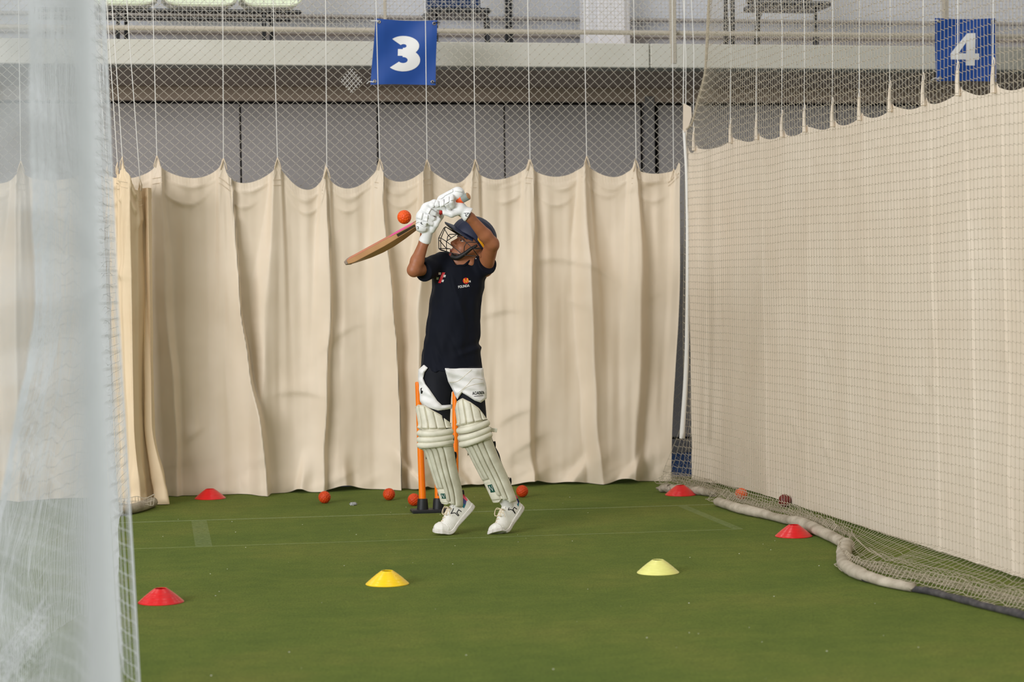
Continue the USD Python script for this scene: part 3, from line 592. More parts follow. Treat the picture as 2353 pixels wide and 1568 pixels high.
banner('lane_banner', 'blue vinyl banner with a white numeral 4 seen through the side net', ((2149, 41), (2286, 42), (2289, 188), (2150, 187)), '4', YN - 0.07, (0.24, 0.25, 0.58, 0.52), 1.7)

# ------------------------------------------------------------------ balls, cones, litter
M_orange = mat('orange_rubber', lin(238, 92, 18), 0.5, lin(226, 82, 14), 30, spec=0.4)
M_orange_d = mat('worn_orange_rubber', lin(214, 72, 16), 0.55, lin(190, 58, 14), 40, spec=0.35)
M_dark_ball = mat('dark_red_leather', lin(120, 34, 24), 0.5, lin(92, 26, 20), 40)
def dimpled(r=0.037, n=92, sub=4, depth=0.0022):
    s = trimesh.creation.icosphere(sub, 1.0); v = s.vertices
    k_ = np.arange(n) + .5; ph = np.arccos(1 - 2 * k_ / n); th = np.pi * (1 + 5 ** .5) * k_
    c = np.stack([np.cos(th) * np.sin(ph), np.sin(th) * np.sin(ph), np.cos(ph)], -1)
    a = np.arccos(np.clip((v @ c.T).max(1), -1, 1)); R_ = 0.155
    d = -depth * np.clip(1 - (a / R_) ** 2, 0, 1) ** 0.8
    return trimesh.Trimesh(v * (r + d)[:, None], s.faces, process=False)
ball_mesh = dimpled()
def ball(at, label, m, group=None, name='bowling_machine_ball'):
    b = ball_mesh.copy(); b.apply_transform(trimesh.transformations.random_rotation_matrix(rng.random(3))); b.apply_translation(at)
    return obj(name, b, m, None, True, label, 'ball', group)
def floor_ball(px, py): p = on_floor(px, py); return p + [0, 0, 0.0365]
G_B = 'practice balls lying on the turf'
ball(floor_ball(746, 1157), 'orange dimpled ball on the turf beside the far red cone', M_orange_d, G_B)
ball(floor_ball(894, 1150), 'orange dimpled ball on the turf between white litter and orange stumps', M_orange_d, G_B)
ball(on_floor(953, 1164) + [0, 0.03, 0.0365], 'orange dimpled ball touching the black stump base', M_orange_d, G_B)
ball(floor_ball(1200, 1143), 'orange dimpled ball behind the heel of the raised shoe', M_orange_d, G_B)
ball(floor_ball(1703, 1150), 'orange dimpled ball behind the weighted foot of the side net', M_orange, G_B)
ball(floor_ball(1811, 1165) - [0.02, 0, 0], 'dark red ball lying inside the side net', M_dark_ball, G_B, 'cricket_ball')

def cone_mesh(n=64):
    prof = [(0.0945, 0.000), (0.096, 0.002), (0.0945, 0.004)]
    for q in np.linspace(0, 1, 19):
        r_ = 0.0935 - q * 0.0675; z = 0.005 + 0.054 * (1 - (1 - q) ** 1.12) + 0.0007 * (int(q * 18) % 3 == 0)
        prof.append((r_, z))
    prof += [(0.0255, 0.0595), (0.024, 0.0585), (0.0245, 0.056)]
    for q in np.linspace(1, 0, 8): prof.append((0.0915 - q * 0.0670, 0.003 + 0.053 * (1 - (1 - q) ** 1.12)))
    prof.append((0.0945, 0.0))
    return lathe(prof, n)
def cone_mat(n, c, c2, tr=0.0): return mat(n, c, 0.32, c2, 25, spec=0.5, coat_weight=0.2, coat_roughness=0.2, stretch=(1, 1, 8))
CM = {'red': cone_mat('red_plastic', lin(222, 18, 22), lin(206, 14, 18)), 'yellow': cone_mat('yellow_plastic', lin(255, 214, 0), lin(252, 204, 0)), 'pale': cone_mat('pale_yellow_plastic', lin(236, 234, 140), lin(228, 226, 128))}
cones = [('red', (370, 1385), 'red disc cone nearest the camera beside the hanging white net'), ('yellow', (890, 1343), 'bright yellow disc cone in front of the batter'),
         ('pale', (1512, 1317), 'pale lime yellow disc cone on open turf'), ('red', (1824, 1233), 'red disc cone in front of the weighted net sleeve'),
         ('red', (1564, 1138), 'red disc cone at the far corner where curtain and side net meet'), ('red', (483, 1146), 'red disc cone at the foot of the back curtain')]
for c, q, lab in cones:
    m = cone_mesh(); p = on_floor(*q); m.apply_translation(p)
    obj('disc_cone', m, CM[c], None, 28, lab, 'cone', 'disc cones marking the lane')
lt = trimesh.creation.icosphere(3, 1.0); lv = lt.vertices * np.array([0.020, 0.013, 0.010]) * (0.75 + 0.6 * meshkit.noise(lt.vertices * 3.1, 4))[:, None]
lt = trimesh.Trimesh(lv, lt.faces, process=False); lt.apply_translation(on_floor(812, 1162) + [0, 0, 0.009])
M_litter = mat('crumpled_paper', lin(225, 225, 220), 0.8, lin(60, 60, 60), 120)
obj('paper_scrap', lt, M_litter, None, False, 'small crumpled white scrap of paper on the turf', 'litter')
spk = []
for q in range(70):
    x, y = rng.uniform(0.2, 3.3), rng.uniform(6.5, 12.9); s_ = rng.uniform(0.0012, 0.0035)
    o = trimesh.creation.icosphere(0, s_); o.apply_scale([1, rng.uniform(.5, 1), .5]); o.apply_translation([x, y, s_ * .4]); spk.append(o)
obj('turf_specks', spk, mat('pale_specks', lin(215, 215, 195), 0.9), None, False, 'tiny pale specks of debris scattered over the turf', 'debris', None, 'stuff')

# ------------------------------------------------------------------ stumps
M_stump = mat('orange_plastic_stump', lin(255, 132, 6), 0.4, lin(250, 122, 6), 12, spec=0.4)
M_stump_b = mat('black_rubber_base', lin(24, 25, 28), 0.55, bump=0.0004, bscale=150)
YS0 = 12.06
st = thing('stump_set', 'orange plastic stumps standing in a black rubber base behind the batter', 'stumps', (1.86, YS0, 0))
xb0 = on_floor(941, 1176)[0]
obj('base', bevel_box(xb0, xb0 + 0.27, YS0 - 0.05, YS0 + 0.06, 0.001, 0.020, 0.004), M_stump_b, st)
for px_b, py_b, px_t, py_t in ((971, 1150, 960, 878), (1007, 1150, 1004, 882), (1046, 1146, 1046, 892)):
    b, t_ = on_y(px_b, py_b, YS0), on_y(px_t, py_t, YS0)
    d = (t_ - b) / np.linalg.norm(t_ - b)
    cup = lathe([(0.0, 0), (0.033, 0), (0.031, 0.035), (0.028, 0.062), (0.021, 0.064), (0.0, 0.064)], 24); cup.apply_translation([b[0], b[1], 0.018])
    obj('cup', cup, M_stump_b, st, 40)
    s0 = b - d * 0.02
    s_ = tube([s0, s0 + d * 0.02, b * .5 + t_ * .5, t_ - d * 0.03, t_ - d * 0.006, t_], [0.0200, 0.0200, 0.0180, 0.0160, 0.0155, 0.0130], 20)
    obj('stump', s_, M_stump, st, 40)
# ------------------------------------------------------------------ implicit modelling helpers
A0 = on_floor(1060, 1228); D0 = float((A0 - EYE) @ FWD); PPM = FPX / D0
BAS = np.stack([RIGHT, UP, -FWD])                                      # the batter's frame: across, up, towards the viewer's side
def Q(px, py, w=0.0):
    """A point given by its place in the photograph and its depth, in the batter's own frame (metres)."""
    return (EYE + ray(px, py) * (D0 - w) - A0) @ BAS.T
def W(v): return A0 + np.asarray(v) @ BAS
def cone_(P, a, b, ra, rb):
    a, b = np.asarray(a), np.asarray(b); d = b - a; h = np.clip((P - a) @ d / (d @ d), 0, 1)
    return np.linalg.norm(P - a - h[..., None] * d, axis=-1) - (ra + (rb - ra) * h)
def ell(P, c, r, ax=None):
    q = P - np.asarray(c)
    if ax is not None: q = q @ np.asarray(ax).T
    r = np.asarray(r); k0 = np.linalg.norm(q / r, axis=-1); k1 = np.linalg.norm(q / (r * r), axis=-1)
    return k0 * (k0 - 1) / np.maximum(k1, 1e-9)
def rbox(P, c, half, rad, ax=None):
    q = P - np.asarray(c)
    if ax is not None: q = q @ np.asarray(ax).T
    q = np.abs(q) - (np.asarray(half) - rad)
    return np.linalg.norm(np.maximum(q, 0), axis=-1) + np.minimum(q.max(-1), 0) - rad
def smin(a, b, k): h = np.clip(0.5 + 0.5 * (b - a) / k, 0, 1); return b + (a - b) * h - k * h * (1 - h)
def smax(a, b, k): return -smin(-a, -b, k)
def sunion(ds, k):
    d = ds[0]
    for x in ds[1:]: d = smin(d, x, k)
    return d
def poly_sd(U, V, poly):
    """Signed distance in the plane to a polygon (negative inside)."""
    p = np.asarray(poly, float); d = np.full(U.shape, 1e9); s = np.ones(U.shape)
    for i in range(len(p)):
        a, b = p[i], p[i - 1]; e = b - a; wx_, wy_ = U - a[0], V - a[1]
        t = np.clip((wx_ * e[0] + wy_ * e[1]) / (e @ e), 0, 1); d = np.minimum(d, (wx_ - e[0] * t) ** 2 + (wy_ - e[1] * t) ** 2)
        c = np.stack([V >= a[1], V < b[1], e[0] * wy_ > e[1] * wx_]); s = np.where(c.all(0) | (~c).all(0), -s, s)
    return s * np.sqrt(d)
def sdf_mesh(f, lo, hi, h, block=8):
    """Surface nets of f(points) <= 0 in the box; only blocks near the surface are sampled finely."""
    lo, hi = np.asarray(lo, float), np.asarray(hi, float); n = (np.ceil((hi - lo) / h / block) * block).astype(int) + 1
    nb = (n - 1) // block
    cb = np.stack(np.meshgrid(*[(np.arange(k_) + .5) * block * h for k_ in nb], indexing='ij'), -1) + lo
    fc = f(cb.reshape(-1, 3)).reshape(nb)
    V = np.repeat(np.repeat(np.repeat(fc, block, 0), block, 1), block, 2); V = np.pad(V, ((0, 1),) * 3, mode='edge').astype(np.float32)
    near = np.abs(fc) < block * h * 1.25
    o = np.stack(np.meshgrid(*[np.arange(block + 1)] * 3, indexing='ij'), -1).reshape(-1, 3)
    idx = (np.argwhere(near)[:, None] * block + o[None]).reshape(-1, 3)
    if len(idx) == 0: raise ValueError('empty implicit shape')
    lin_ = np.unique(np.ravel_multi_index(idx.T, n)); ijk = np.stack(np.unravel_index(lin_, n), -1)
    out = np.empty(len(lin_), np.float32)
    for s in range(0, len(lin_), 400000): out[s:s + 400000] = f(lo + ijk[s:s + 400000] * h)
    V.ravel()[lin_] = out
    ins = V < 0
    c8 = [(i, j, k_) for i in (0, 1) for j in (0, 1) for k_ in (0, 1)]
    cut = lambda A, c: A[c[0]:A.shape[0] - 1 + c[0], c[1]:A.shape[1] - 1 + c[1], c[2]:A.shape[2] - 1 + c[2]]
    cnt = sum(cut(ins, c).astype(np.int8) for c in c8)
    cell = np.argwhere((cnt > 0) & (cnt < 8)); num = np.full(cnt.shape, -1, np.int64); num[tuple(cell.T)] = np.arange(len(cell))
    acc, w = np.zeros((len(cell), 3)), np.zeros(len(cell))
    for a in c8:
        for ax in range(3):
            if a[ax]: continue
            b = list(a); b[ax] = 1
            va, vb = V[tuple((cell + a).T)], V[tuple((cell + b).T)]; m = (va < 0) != (vb < 0)
            t = np.where(m, va / np.where(m, va - vb, 1), 0); p = np.asarray(a, float)[None] + np.eye(3)[ax] * t[:, None]
            acc += p * m[:, None]; w += m
    v = lo + (cell + acc / w[:, None]) * h
    faces = []
    for ax in range(3):
        b, c = (ax + 1) % 3, (ax + 2) % 3
        sl0 = [slice(None)] * 3; sl1 = [slice(None)] * 3; sl0[ax] = slice(0, -1); sl1[ax] = slice(1, None)
        e = np.argwhere(ins[tuple(sl0)] != ins[tuple(sl1)]); e = e[(e[:, b] > 0) & (e[:, c] > 0) & (e[:, b] < n[b] - 1) & (e[:, c] < n[c] - 1)]
        sgn = ins[tuple(e.T)]
        q = []
        for db, dc in ((-1, -1), (0, -1), (0, 0), (-1, 0)):
            k_ = e.copy(); k_[:, b] += db; k_[:, c] += dc; q.append(num[tuple(k_.T)])
        q = np.stack(q, 1); q[~sgn] = q[~sgn][:, ::-1]; faces.append(q)
    q = np.vstack(faces); q = q[(q >= 0).all(1)]
    for _ in range(2):                                                    # pull the points onto the surface
        e = h * 0.3; f0 = f(v); g = np.stack([f(v + np.eye(3)[k_] * e) - f0 for k_ in range(3)], -1) / e
        v = v - np.clip(f0, -h, h)[:, None] * g / np.maximum((g * g).sum(-1, keepdims=True), 0.2)
    return trimesh.Trimesh(v, np.vstack([q[:, [0, 1, 2]], q[:, [0, 2, 3]]]), process=False)
def to_world(m): return trimesh.Trimesh(W(m.vertices), m.faces, process=False)
def part(name, f, lo, hi, h, m, parent, smooth=True, **kw):
    return obj(name, to_world(sdf_mesh(f, lo, hi, h)), m, parent, smooth, **kw)
def press(pts, f, w0=0.6, w1=-0.3, lift=0.0):
    """Lays flat marks (given by across, up) on the side of f that faces +w; returns 3-D points."""
    uv = np.asarray(pts)[:, :2]; n = 181; ws = np.linspace(w0, w1, n); hit = np.full(len(uv), w1)
    P = np.concatenate([np.repeat(uv, n, 0), np.tile(ws, len(uv))[:, None]], 1); d = f(P).reshape(len(uv), n) < 0
    k_ = d.argmax(1); ok_ = d.any(1); a = ws[np.maximum(k_ - 1, 0)]; b = ws[k_]
    for _ in range(9):
        c = (a + b) / 2; s = f(np.c_[uv, c]) < 0; b = np.where(s, c, b); a = np.where(s, a, c)
    hit = np.where(ok_, a, np.median(a[ok_]) if ok_.any() else 0)
    return np.c_[uv, hit + lift]
def mark(name, shape2d, f, m, parent, thick=0.0012, fine=0.006, lift=0.0004, w0=0.6, **kw):
    """A flat printed or stitched mark (a shapely shape in across/up metres) laid on f as thin geometry."""
    g = extrude2d(shape2d, 1.0)
    g = g.subdivide_to_size(fine) if False else g
    v, fc = trimesh.remesh.subdivide_to_size(g.vertices * [1, 1, 0.0001], g.faces, fine, max_iter=12); v[:, 2] = np.round(v[:, 2] / 0.0001)
    p = press(v, f, w0); p[:, 2] += lift + np.clip(v[:, 2], 0, 1) * thick
    return obj(name, to_world(trimesh.Trimesh(p, fc, process=False)), m, parent, False, **kw)
def pxpoly(pts, w): return Polygon([tuple(Q(*q, w)[:2]) for q in pts])
def pxline(pts, w, half): return LineString([tuple(Q(*q, w)[:2]) for q in pts]).buffer(half)
def letters(text, px, py, w, height_px, ang=0.0, bold=True, width=None):
    """Lettering as a shapely shape, its lower left corner at the photo point."""
    t = meshkit.text_mesh(text, 1.0, 0.1, bold); s = t.section_multiplane if False else None
    tri = t.triangles[np.abs(t.face_normals[:, 2]) > 0.9][:, :, :2]
    sh = shapely.union_all([Polygon(q) for q in tri if Polygon(q).area > 1e-9]).buffer(0)
    hh = height_px / PPM; sx = hh if width is None else width / PPM / max(sh.bounds[2], 1e-6)
    sh = shapely.affinity.scale(sh, sx, hh, origin=(0, 0)); sh = shapely.affinity.rotate(sh, ang, origin=(0, 0)); o = Q(px, py, w)
    return shapely.affinity.translate(sh, o[0], o[1])

# ------------------------------------------------------------------ materials of the batter
M_skin = usdkit.material(stage, '/World/Looks/brown_skin', {'t': ('texture_coordinate', {}), 'n': ('noise_texture', {'scale': 25, 'detail': 3}), 'r': ('rgb_ramp', {'ramp': [(0.3, lin(152, 96, 64)), (0.7, lin(166, 106, 72))]}),
    'p': ('principled_bsdf', {'roughness': 0.48, 'specular_ior_level': 0.4, 'subsurface_weight': 0.12, 'subsurface_scale': 0.01, 'subsurface_radius': (1, .4, .2)})},
    [('t.object', 'n.vector'), ('n.fac', 'r.fac'), ('r.color', 'p.base_color')], surface='p.BSDF')
M_lip = mat('lips', lin(150, 74, 66), 0.4)
M_eye = mat('eye_white', lin(196, 188, 180), 0.2)
M_iris = mat('dark_iris', lin(30, 18, 14), 0.15)
M_hair = mat('black_hair', lin(18, 14, 13), 0.6)
M_shirt = mat('navy_shirt', lin(8, 13, 27), 0.75, lin(7, 11, 23), 6, 0.0004, 700, spec=0.18, sheen_weight=0.03)
M_trouser = mat('black_navy_trousers', lin(9, 12, 22), 0.75, bump=0.0004, bscale=500, spec=0.3)
M_guard = mat('white_thigh_guard', lin(236, 235, 232), 0.6, lin(228, 226, 222), 20, spec=0.3)
M_pad = mat('off_white_pad', lin(226, 222, 202), 0.5, lin(206, 202, 182), 18, 0.0005, 120, spec=0.4, detail=5)
M_pad_shin = mat('off_white_shin', lin(218, 216, 196), 0.55, lin(190, 186, 164), 14, 0.0005, 90, spec=0.4, detail=6)
M_pad_edge = mat('pad_piping', lin(206, 198, 176), 0.7)
M_glove = mat('white_glove_leather', lin(238, 238, 236), 0.5, lin(228, 229, 228), 30, 0.0004, 150, spec=0.35)
M_glove_seam = mat('glove_seam', lin(150, 152, 160), 0.8)
M_ink = mat('black_print', lin(20, 20, 22), 0.6)
M_green = mat('green_badge', lin(16, 76, 60), 0.5)
M_shoe = mat('white_shoe_leather', lin(236, 234, 226), 0.42, lin(222, 219, 208), 25, 0.0006, 90, spec=0.45)
M_sole = mat('white_sole_rubber', lin(226, 222, 214), 0.6, lin(206, 200, 190), 30)
M_lace = mat('cream_laces', lin(222, 206, 176), 0.85)
M_pink = mat('pink_heel', lin(244, 96, 116), 0.5)
M_teal = mat('teal_heel', lin(14, 116, 136), 0.5)
M_purple = mat('purple_heel', lin(74, 72, 138), 0.5)
M_helmet = mat('navy_helmet_cloth', lin(34, 40, 66), 0.55, lin(30, 36, 60), 40, 0.0002, 900, spec=0.4)
M_peak = mat('navy_peak', lin(32, 38, 62), 0.35, spec=0.5)
M_grille = mat('black_grille_steel', lin(12, 12, 14), 0.35)
M_yellow = mat('yellow_badge', lin(240, 170, 30), 0.5)
M_red = mat('red_print', lin(206, 26, 36), 0.5)
M_silver = mat('pale_grey_print', lin(196, 196, 188), 0.5)
M_willow = mat('willow_wood', lin(210, 162, 114), 0.45, lin(176, 122, 82), 5, spec=0.4, detail=5, stretch=(1, 1, 1))
M_face = mat('bat_face', lin(214, 136, 98), 0.4, lin(196, 112, 78), 8, spec=0.5)
M_sticker = mat('pink_sticker', lin(236, 70, 150), 0.4)
M_blacksticker = mat('dark_sticker', lin(52, 40, 22), 0.4)
M_grip_grey = mat('grey_grip', lin(138, 146, 140), 0.6); M_grip_orange = mat('orange_grip', lin(244, 92, 34), 0.6); M_grip_red = mat('red_grip', lin(196, 50, 44), 0.6)

# ------------------------------------------------------------------ the batter
base_pt = on_floor(1080, 1226)
man = thing('person', 'young batter in navy shirt, helmet, white gloves and pads, on tiptoe playing a rising ball', 'person', base_pt)
# head frame: looking up and across, a little towards the viewer
hf = np.array([-0.835, 0.43, 0.30]); hf /= np.linalg.norm(hf)
hs = np.cross(hf, [0, 1, 0]); hs /= np.linalg.norm(hs); hs = hs if hs[2] > 0 else -hs
hu = np.cross(hs, hf); hu = hu if hu[1] > 0 else -hu
HAX = np.stack([hf, hu, hs]); HW = 0.03
HC = Q(1034.5, 557, HW) - hf * 0.1255 + hu * 0.020
mf = np.array([-0.87, 0.42, 0.16]); mf /= np.linalg.norm(mf)
ms = np.cross(mf, [0, 1, 0]); ms /= np.linalg.norm(ms); ms = ms if ms[2] > 0 else -ms
mu = np.cross(ms, mf); mu = mu if mu[1] > 0 else -mu
mu_t = mu * math.cos(0.10) + ms * math.sin(0.10); ms = ms * math.cos(0.10) - mu * math.sin(0.10); mu = mu_t        # tipped a little towards the viewer
MAX = np.stack([mf, mu, ms])
HH = Q(1089, 546, HW) + mf * 0.010 - mu * 0.030
def hp(F, Uh, S=0.0): return HC + hf * F + hu * Uh + hs * S
def head_sdf(P):
    d = ell(P, hp(-0.012, 0.022), (0.094, 0.092, 0.075), HAX)
    d = smin(d, ell(P, hp(0.044, -0.048), (0.054, 0.076, 0.057), HAX), 0.03)
    for s in (-1, 1):
        d = smin(d, ell(P, hp(0.058, -0.022, s * 0.034), (0.030, 0.030, 0.022), HAX), 0.018)
        d = smin(d, cone_(P, hp(-0.012, -0.076, s * 0.048), hp(0.060, -0.112, s * 0.014), 0.018, 0.016), 0.022)
    d = smin(d, cone_(P, hp(0.070, -0.113, -0.006), hp(0.070, -0.113, 0.006), 0.0185, 0.0185), 0.016)
    d = smin(d, cone_(P, hp(0.084, 0.032, -0.030), hp(0.084, 0.032, 0.030), 0.012, 0.012), 0.014)
    for s in (-1, 1): d = smax(d, -ell(P, hp(0.100, 0.008, s * 0.035), (0.016, 0.012, 0.018), HAX), 0.010)
    d = smin(d, cone_(P, hp(0.088, 0.020), hp(0.109, -0.018), 0.0085, 0.0135), 0.010)
    for s in (-1, 1): d = smin(d, ell(P, hp(0.096, -0.024, s * 0.0135), (0.012, 0.009, 0.0085), HAX), 0.006)
    d = smin(d, ell(P, hp(0.085, -0.063), (0.018, 0.030, 0.028), HAX), 0.012)
    d = smin(d, cone_(P, hp(0.0985, -0.053, -0.014), hp(0.0985, -0.053, 0.014), 0.0052, 0.0058), 0.006)
    d = smin(d, cone_(P, hp(0.0945, -0.078, -0.013), hp(0.0945, -0.077, 0.013), 0.0060, 0.0066), 0.006)
    d = smax(d, -ell(P, hp(0.104, -0.065), (0.022, 0.0065, 0.016), HAX), 0.003)
    for s in (-1, 1):
        d = smax(d, -ell(P, hp(0.099, -0.0315, s * 0.0075), (0.004, 0.0035, 0.0032), HAX), 0.002)
        e = ell(P, hp(-0.042, -0.022, s * 0.078), (0.019, 0.032, 0.010), HAX)
        e = smax(e, -ell(P, hp(-0.038, -0.020, s * 0.088), (0.010, 0.020, 0.008), HAX), 0.004); d = smin(d, e, 0.006)
    return d
# limbs
SH_R, EL_R, WR_R = Q(1010, 609, 0.0), Q(951, 621, 0.17), Q(975, 555, 0.17)
SH_L, EL_L, WR_L = Q(1113, 617, 0.0), Q(1131, 560, 0.16), Q(1080, 500, 0.24)
HIP_R, KN_R, AN_R = Q(1002, 862, -0.01), Q(1006, 990, 0.03), Q(1044, 1138, -0.02)
HIP_L, KN_L, AN_L = Q(1073, 862, -0.01), Q(1092, 982, 0.03), Q(1163, 1136, -0.05)
TO_R, TO_L = Q(1010, 1216, 0.03), Q(1143, 1214, 0.05)
def body_sdf(P):
    d = head_sdf(P)
    d = smin(d, cone_(P, hp(-0.038, -0.055), Q(1066, 612, -0.01), 0.050, 0.056), 0.025)
    d = smin(d, cone_(P, Q(1064, 618, -0.02), Q(1050, 660, -0.02), 0.065, 0.085), 0.03)
    d = smin(d, cone_(P, SH_R, SH_L, 0.038, 0.038), 0.03)
    d = smin(d, cone_(P, Q(1050, 660, -0.02), Q(1040, 845, -0.02), 0.085, 0.088), 0.03)
    for s, e, w_ in ((SH_R, EL_R, WR_R), (SH_L, EL_L, WR_L)):
        d = smin(d, cone_(P, s, e, 0.045, 0.0345), 0.02)
        m = e * 0.68 + w_ * 0.32
        d = smin(d, cone_(P, e, m, 0.0335, 0.0345), 0.012); d = smin(d, cone_(P, m, w_, 0.0345, 0.0245), 0.012)
    d = smin(d, ell(P, Q(1138, 566, .145), (0.017, 0.017, 0.020)), 0.016)
    for h_, k_, a_, t_ in ((HIP_R, KN_R, AN_R, TO_R), (HIP_L, KN_L, AN_L, TO_L)):   # feet end inside the shoes
        d = smin(d, cone_(P, h_, k_, 0.070, 0.050), 0.03); d = smin(d, cone_(P, k_, a_, 0.050, 0.034), 0.02); d = smin(d, cone_(P, a_, a_ * .88 + t_ * .12 + [0.010, 0, -0.012], 0.026, 0.020), 0.02)
    for a_, b_ in ((WR_R, Q(978, 515, 0.19)), (WR_L, Q(1040, 474, 0.24))): d = smin(d, cone_(P, a_, b_, 0.024, 0.026), 0.015)
    return d
body = part('body', body_sdf, (-0.36, -0.02, -0.20), (0.36, 1.72, 0.36), 0.0036, M_skin, man)
def on_head(Uh, S_, lift=0.0):
    F = np.linspace(0.15, 0.0, 301); d = head_sdf(np.array([hp(x, Uh, S_) for x in F])) < 0
    return hp(F[max(d.argmax() - 1, 0)] + lift, Uh, S_)
def eye(s):
    c = hp(0.0775, 0.0075, s * 0.0335)
    e = trimesh.creation.icosphere(3, 0.0122); e.apply_translation(c); obj('eye', to_world(e), M_eye, body, True, label='white of the eye')
    g = hf * 0.86 + hs * s * 0.40 + hu * 0.02; g = g / np.linalg.norm(g)
    i = trimesh.creation.icosphere(2, 0.0086); i.apply_translation(c + g * 0.0050); obj('iris', to_world(i), M_iris, body, True, label='dark iris')
    q = lambda P: (P - c) @ hu
    lid = sdf_mesh(lambda P: np.maximum(np.abs(np.linalg.norm(P - c, axis=-1) - 0.0133) - 0.0014, np.minimum(0.0022 - q(P), q(P) + 0.0036)), c - 0.018, c + 0.018, 0.0014); obj('eyelid', to_world(lid), M_skin, body, True)
    lash = curve([c + g * 0.0145 * 0.9 + hu * 0.003 - hs * s * 0.008, c + g * 0.0152 + hu * 0.0028, c + g * 0.0120 + hu * 0.002 + hs * s * 0.008], 10); obj('lashes', to_world(tube(lash, 0.0012, 5)), M_hair, body, True)
    bs = [on_head(0.0285 + 0.005 * math.sin(math.pi * q / 7 * 1.1), s * (0.012 + 0.005 * q)) for q in range(8)]
    bf = lambda P: np.maximum(np.abs(head_sdf(P)) - 0.0014, np.min([cone_(P, bs[i], bs[i + 1], 0.0042 - .0003 * i, 0.0039 - .0003 * i) for i in range(7)], 0))
    obj('eyebrow', to_world(sdf_mesh(bf, np.min(bs, 0) - .010, np.max(bs, 0) + .010, 0.0016)), M_hair, body, True)
eye(1); eye(-1)
lipf = lambda P: np.maximum(np.abs(head_sdf(P)) - 0.0012, np.minimum(cone_(P, hp(0.1035, -0.0545, -0.015), hp(0.1035, -0.0545, 0.015), 0.0070, 0.0060), cone_(P, hp(0.099, -0.0785, -0.014), hp(0.099, -0.0765, 0.014), 0.0078, 0.0066)))
part('lips', lipf, hp(0.096, -0.065) - 0.034, hp(0.096, -0.065) + 0.034, 0.002, M_lip, body, label='parted lips')
hairf = lambda P: np.maximum(np.abs(head_sdf(P) - 0.002) - 0.003, np.maximum((P - HC) @ hf + 0.052 + 0.25 * ((P - HC) @ hu), -((P - HC) @ hu) - 0.072))
part('hair', hairf, HC - 0.14, HC + 0.13, 0.004, M_hair, man, label='short black hair at the nape')

# shirt
def loft_sd(P, rows):
    """rows: (py, left px, right px, half depth, centre depth): a body of ellipses stacked upwards."""
    z, c, a, b, cw = [], [], [], [], []
    for py, l, r, d, w in rows:
        p, q = Q(l, py, w), Q(r, py, w); z.append((p[1] + q[1]) / 2); c.append((p[0] + q[0]) / 2); a.append((q[0] - p[0]) / 2); b.append(d); cw.append(w)
    o = np.argsort(z); z = np.array(z)[o]; g = lambda k_: np.interp(P[:, 1], z, np.array(k_)[o])
    C, A_, B_, CW = g(c), g(a), g(b), g(cw); k0 = np.sqrt(((P[:, 0] - C) / A_) ** 2 + ((P[:, 2] - CW) / B_) ** 2)
    d = (k0 - 1) * np.minimum(A_, B_)
    return np.maximum(d, np.maximum(z[0] - P[:, 1], P[:, 1] - z[-1]))
ROWS = [(852, 966.5, 1105.5, .108, -.02), (817, 970.5, 1102, .104, -.02), (777, 976.5, 1100.5, .102, -.02), (738, 980.5, 1101, .104, -.02), (712, 984, 1104, .108, -.02), (680, 988, 1110, .112, -.02), (661, 990, 1114.5, .113, -.02), (640, 990, 1115, .110, -.02), (615, 996, 1112, .096, -.02), (600, 1006, 1106, .080, -.02), (588, 1020, 1098, .060, -.025)]
NECK = [tuple(Q(*q, 0.06)[:2]) for q in ((1036, 580), (1045, 610.5), (1067, 609.5), (1083, 596), (1092, 578))]
HEM_N = np.array([0.0, 1.0]); hem_v = Q(1036, 850.5, 0.09)[1]
def folds3(P, f, seed, st=(1, 1, 1)): return meshkit.noise(P * np.asarray(st) * f, seed) - 0.5
SLV = [((1010, 606, 0.0), (972, 624, 0.125), .060, .052), ((1104, 612, -0.01), (1121, 603, 0.055), .062, .058)]
def shirt_sdf(P):
    d = loft_sd(P, ROWS)
    d = smin(d, cone_(P, Q(1020, 603, -.02), Q(1098, 604, -.02), 0.040, 0.042), 0.035)
    for (a, b, ra, rb) in SLV:
        a, b = Q(*a), Q(*b); n = (b - a) / np.linalg.norm(b - a)
        s = cone_(P, a, b + n * 0.02, ra, rb); s = smax(s, (P - b) @ n, 0.004)
        d = smin(d, s, 0.030)
    cut = P[:, 1] - (hem_v - 0.006 * np.sin((P[:, 0] + 0.2) * 9))
    d = smax(d, -cut, 0.004)
    v = P[:, 1]
    tw = P @ np.array([[0.9], [0.45], [0.2]])[:, 0]
    fo = 0.011 * np.abs(folds3(np.c_[tw, tw * 0, P[:, 2]], 22, 3)) * smoothstep(1.45, 0.95, v) + 0.015 * folds3(P, 9, 5, (1.6, .35, 1)) + 0.009 * folds3(P, 22, 8, (1.4, .6, 1))
    fo += 0.006 * np.exp(-((v - 0.93 - 0.35 * (P[:, 0] + 0.03)) / 0.016) ** 2) * smoothstep(-0.08, 0.06, P[:, 0]) - 0.004 * np.exp(-((v - 0.965 - 0.3 * (P[:, 0] + 0.03)) / 0.018) ** 2) * smoothstep(-0.08, 0.06, P[:, 0])
    fo += 0.007 * np.exp(-((P[:, 0] + 0.045 + 0.32 * (v - 1.33)) / 0.013) ** 2) * smoothstep(1.05, 1.2, v) * smoothstep(1.42, 1.3, v)
    d = d - fo
    nk = np.maximum(poly_sd(P[:, 0], P[:, 1], NECK), -P[:, 2] - 0.02)
    return smax(d, -nk, 0.003)
shirt = part('shirt', shirt_sdf, (-0.30, 0.80, -0.17), (0.24, 1.53, 0.26), 0.0042, M_shirt, man, label='loose navy short sleeved training shirt')
def shirt_smooth(P): return shirt_sdf(P)
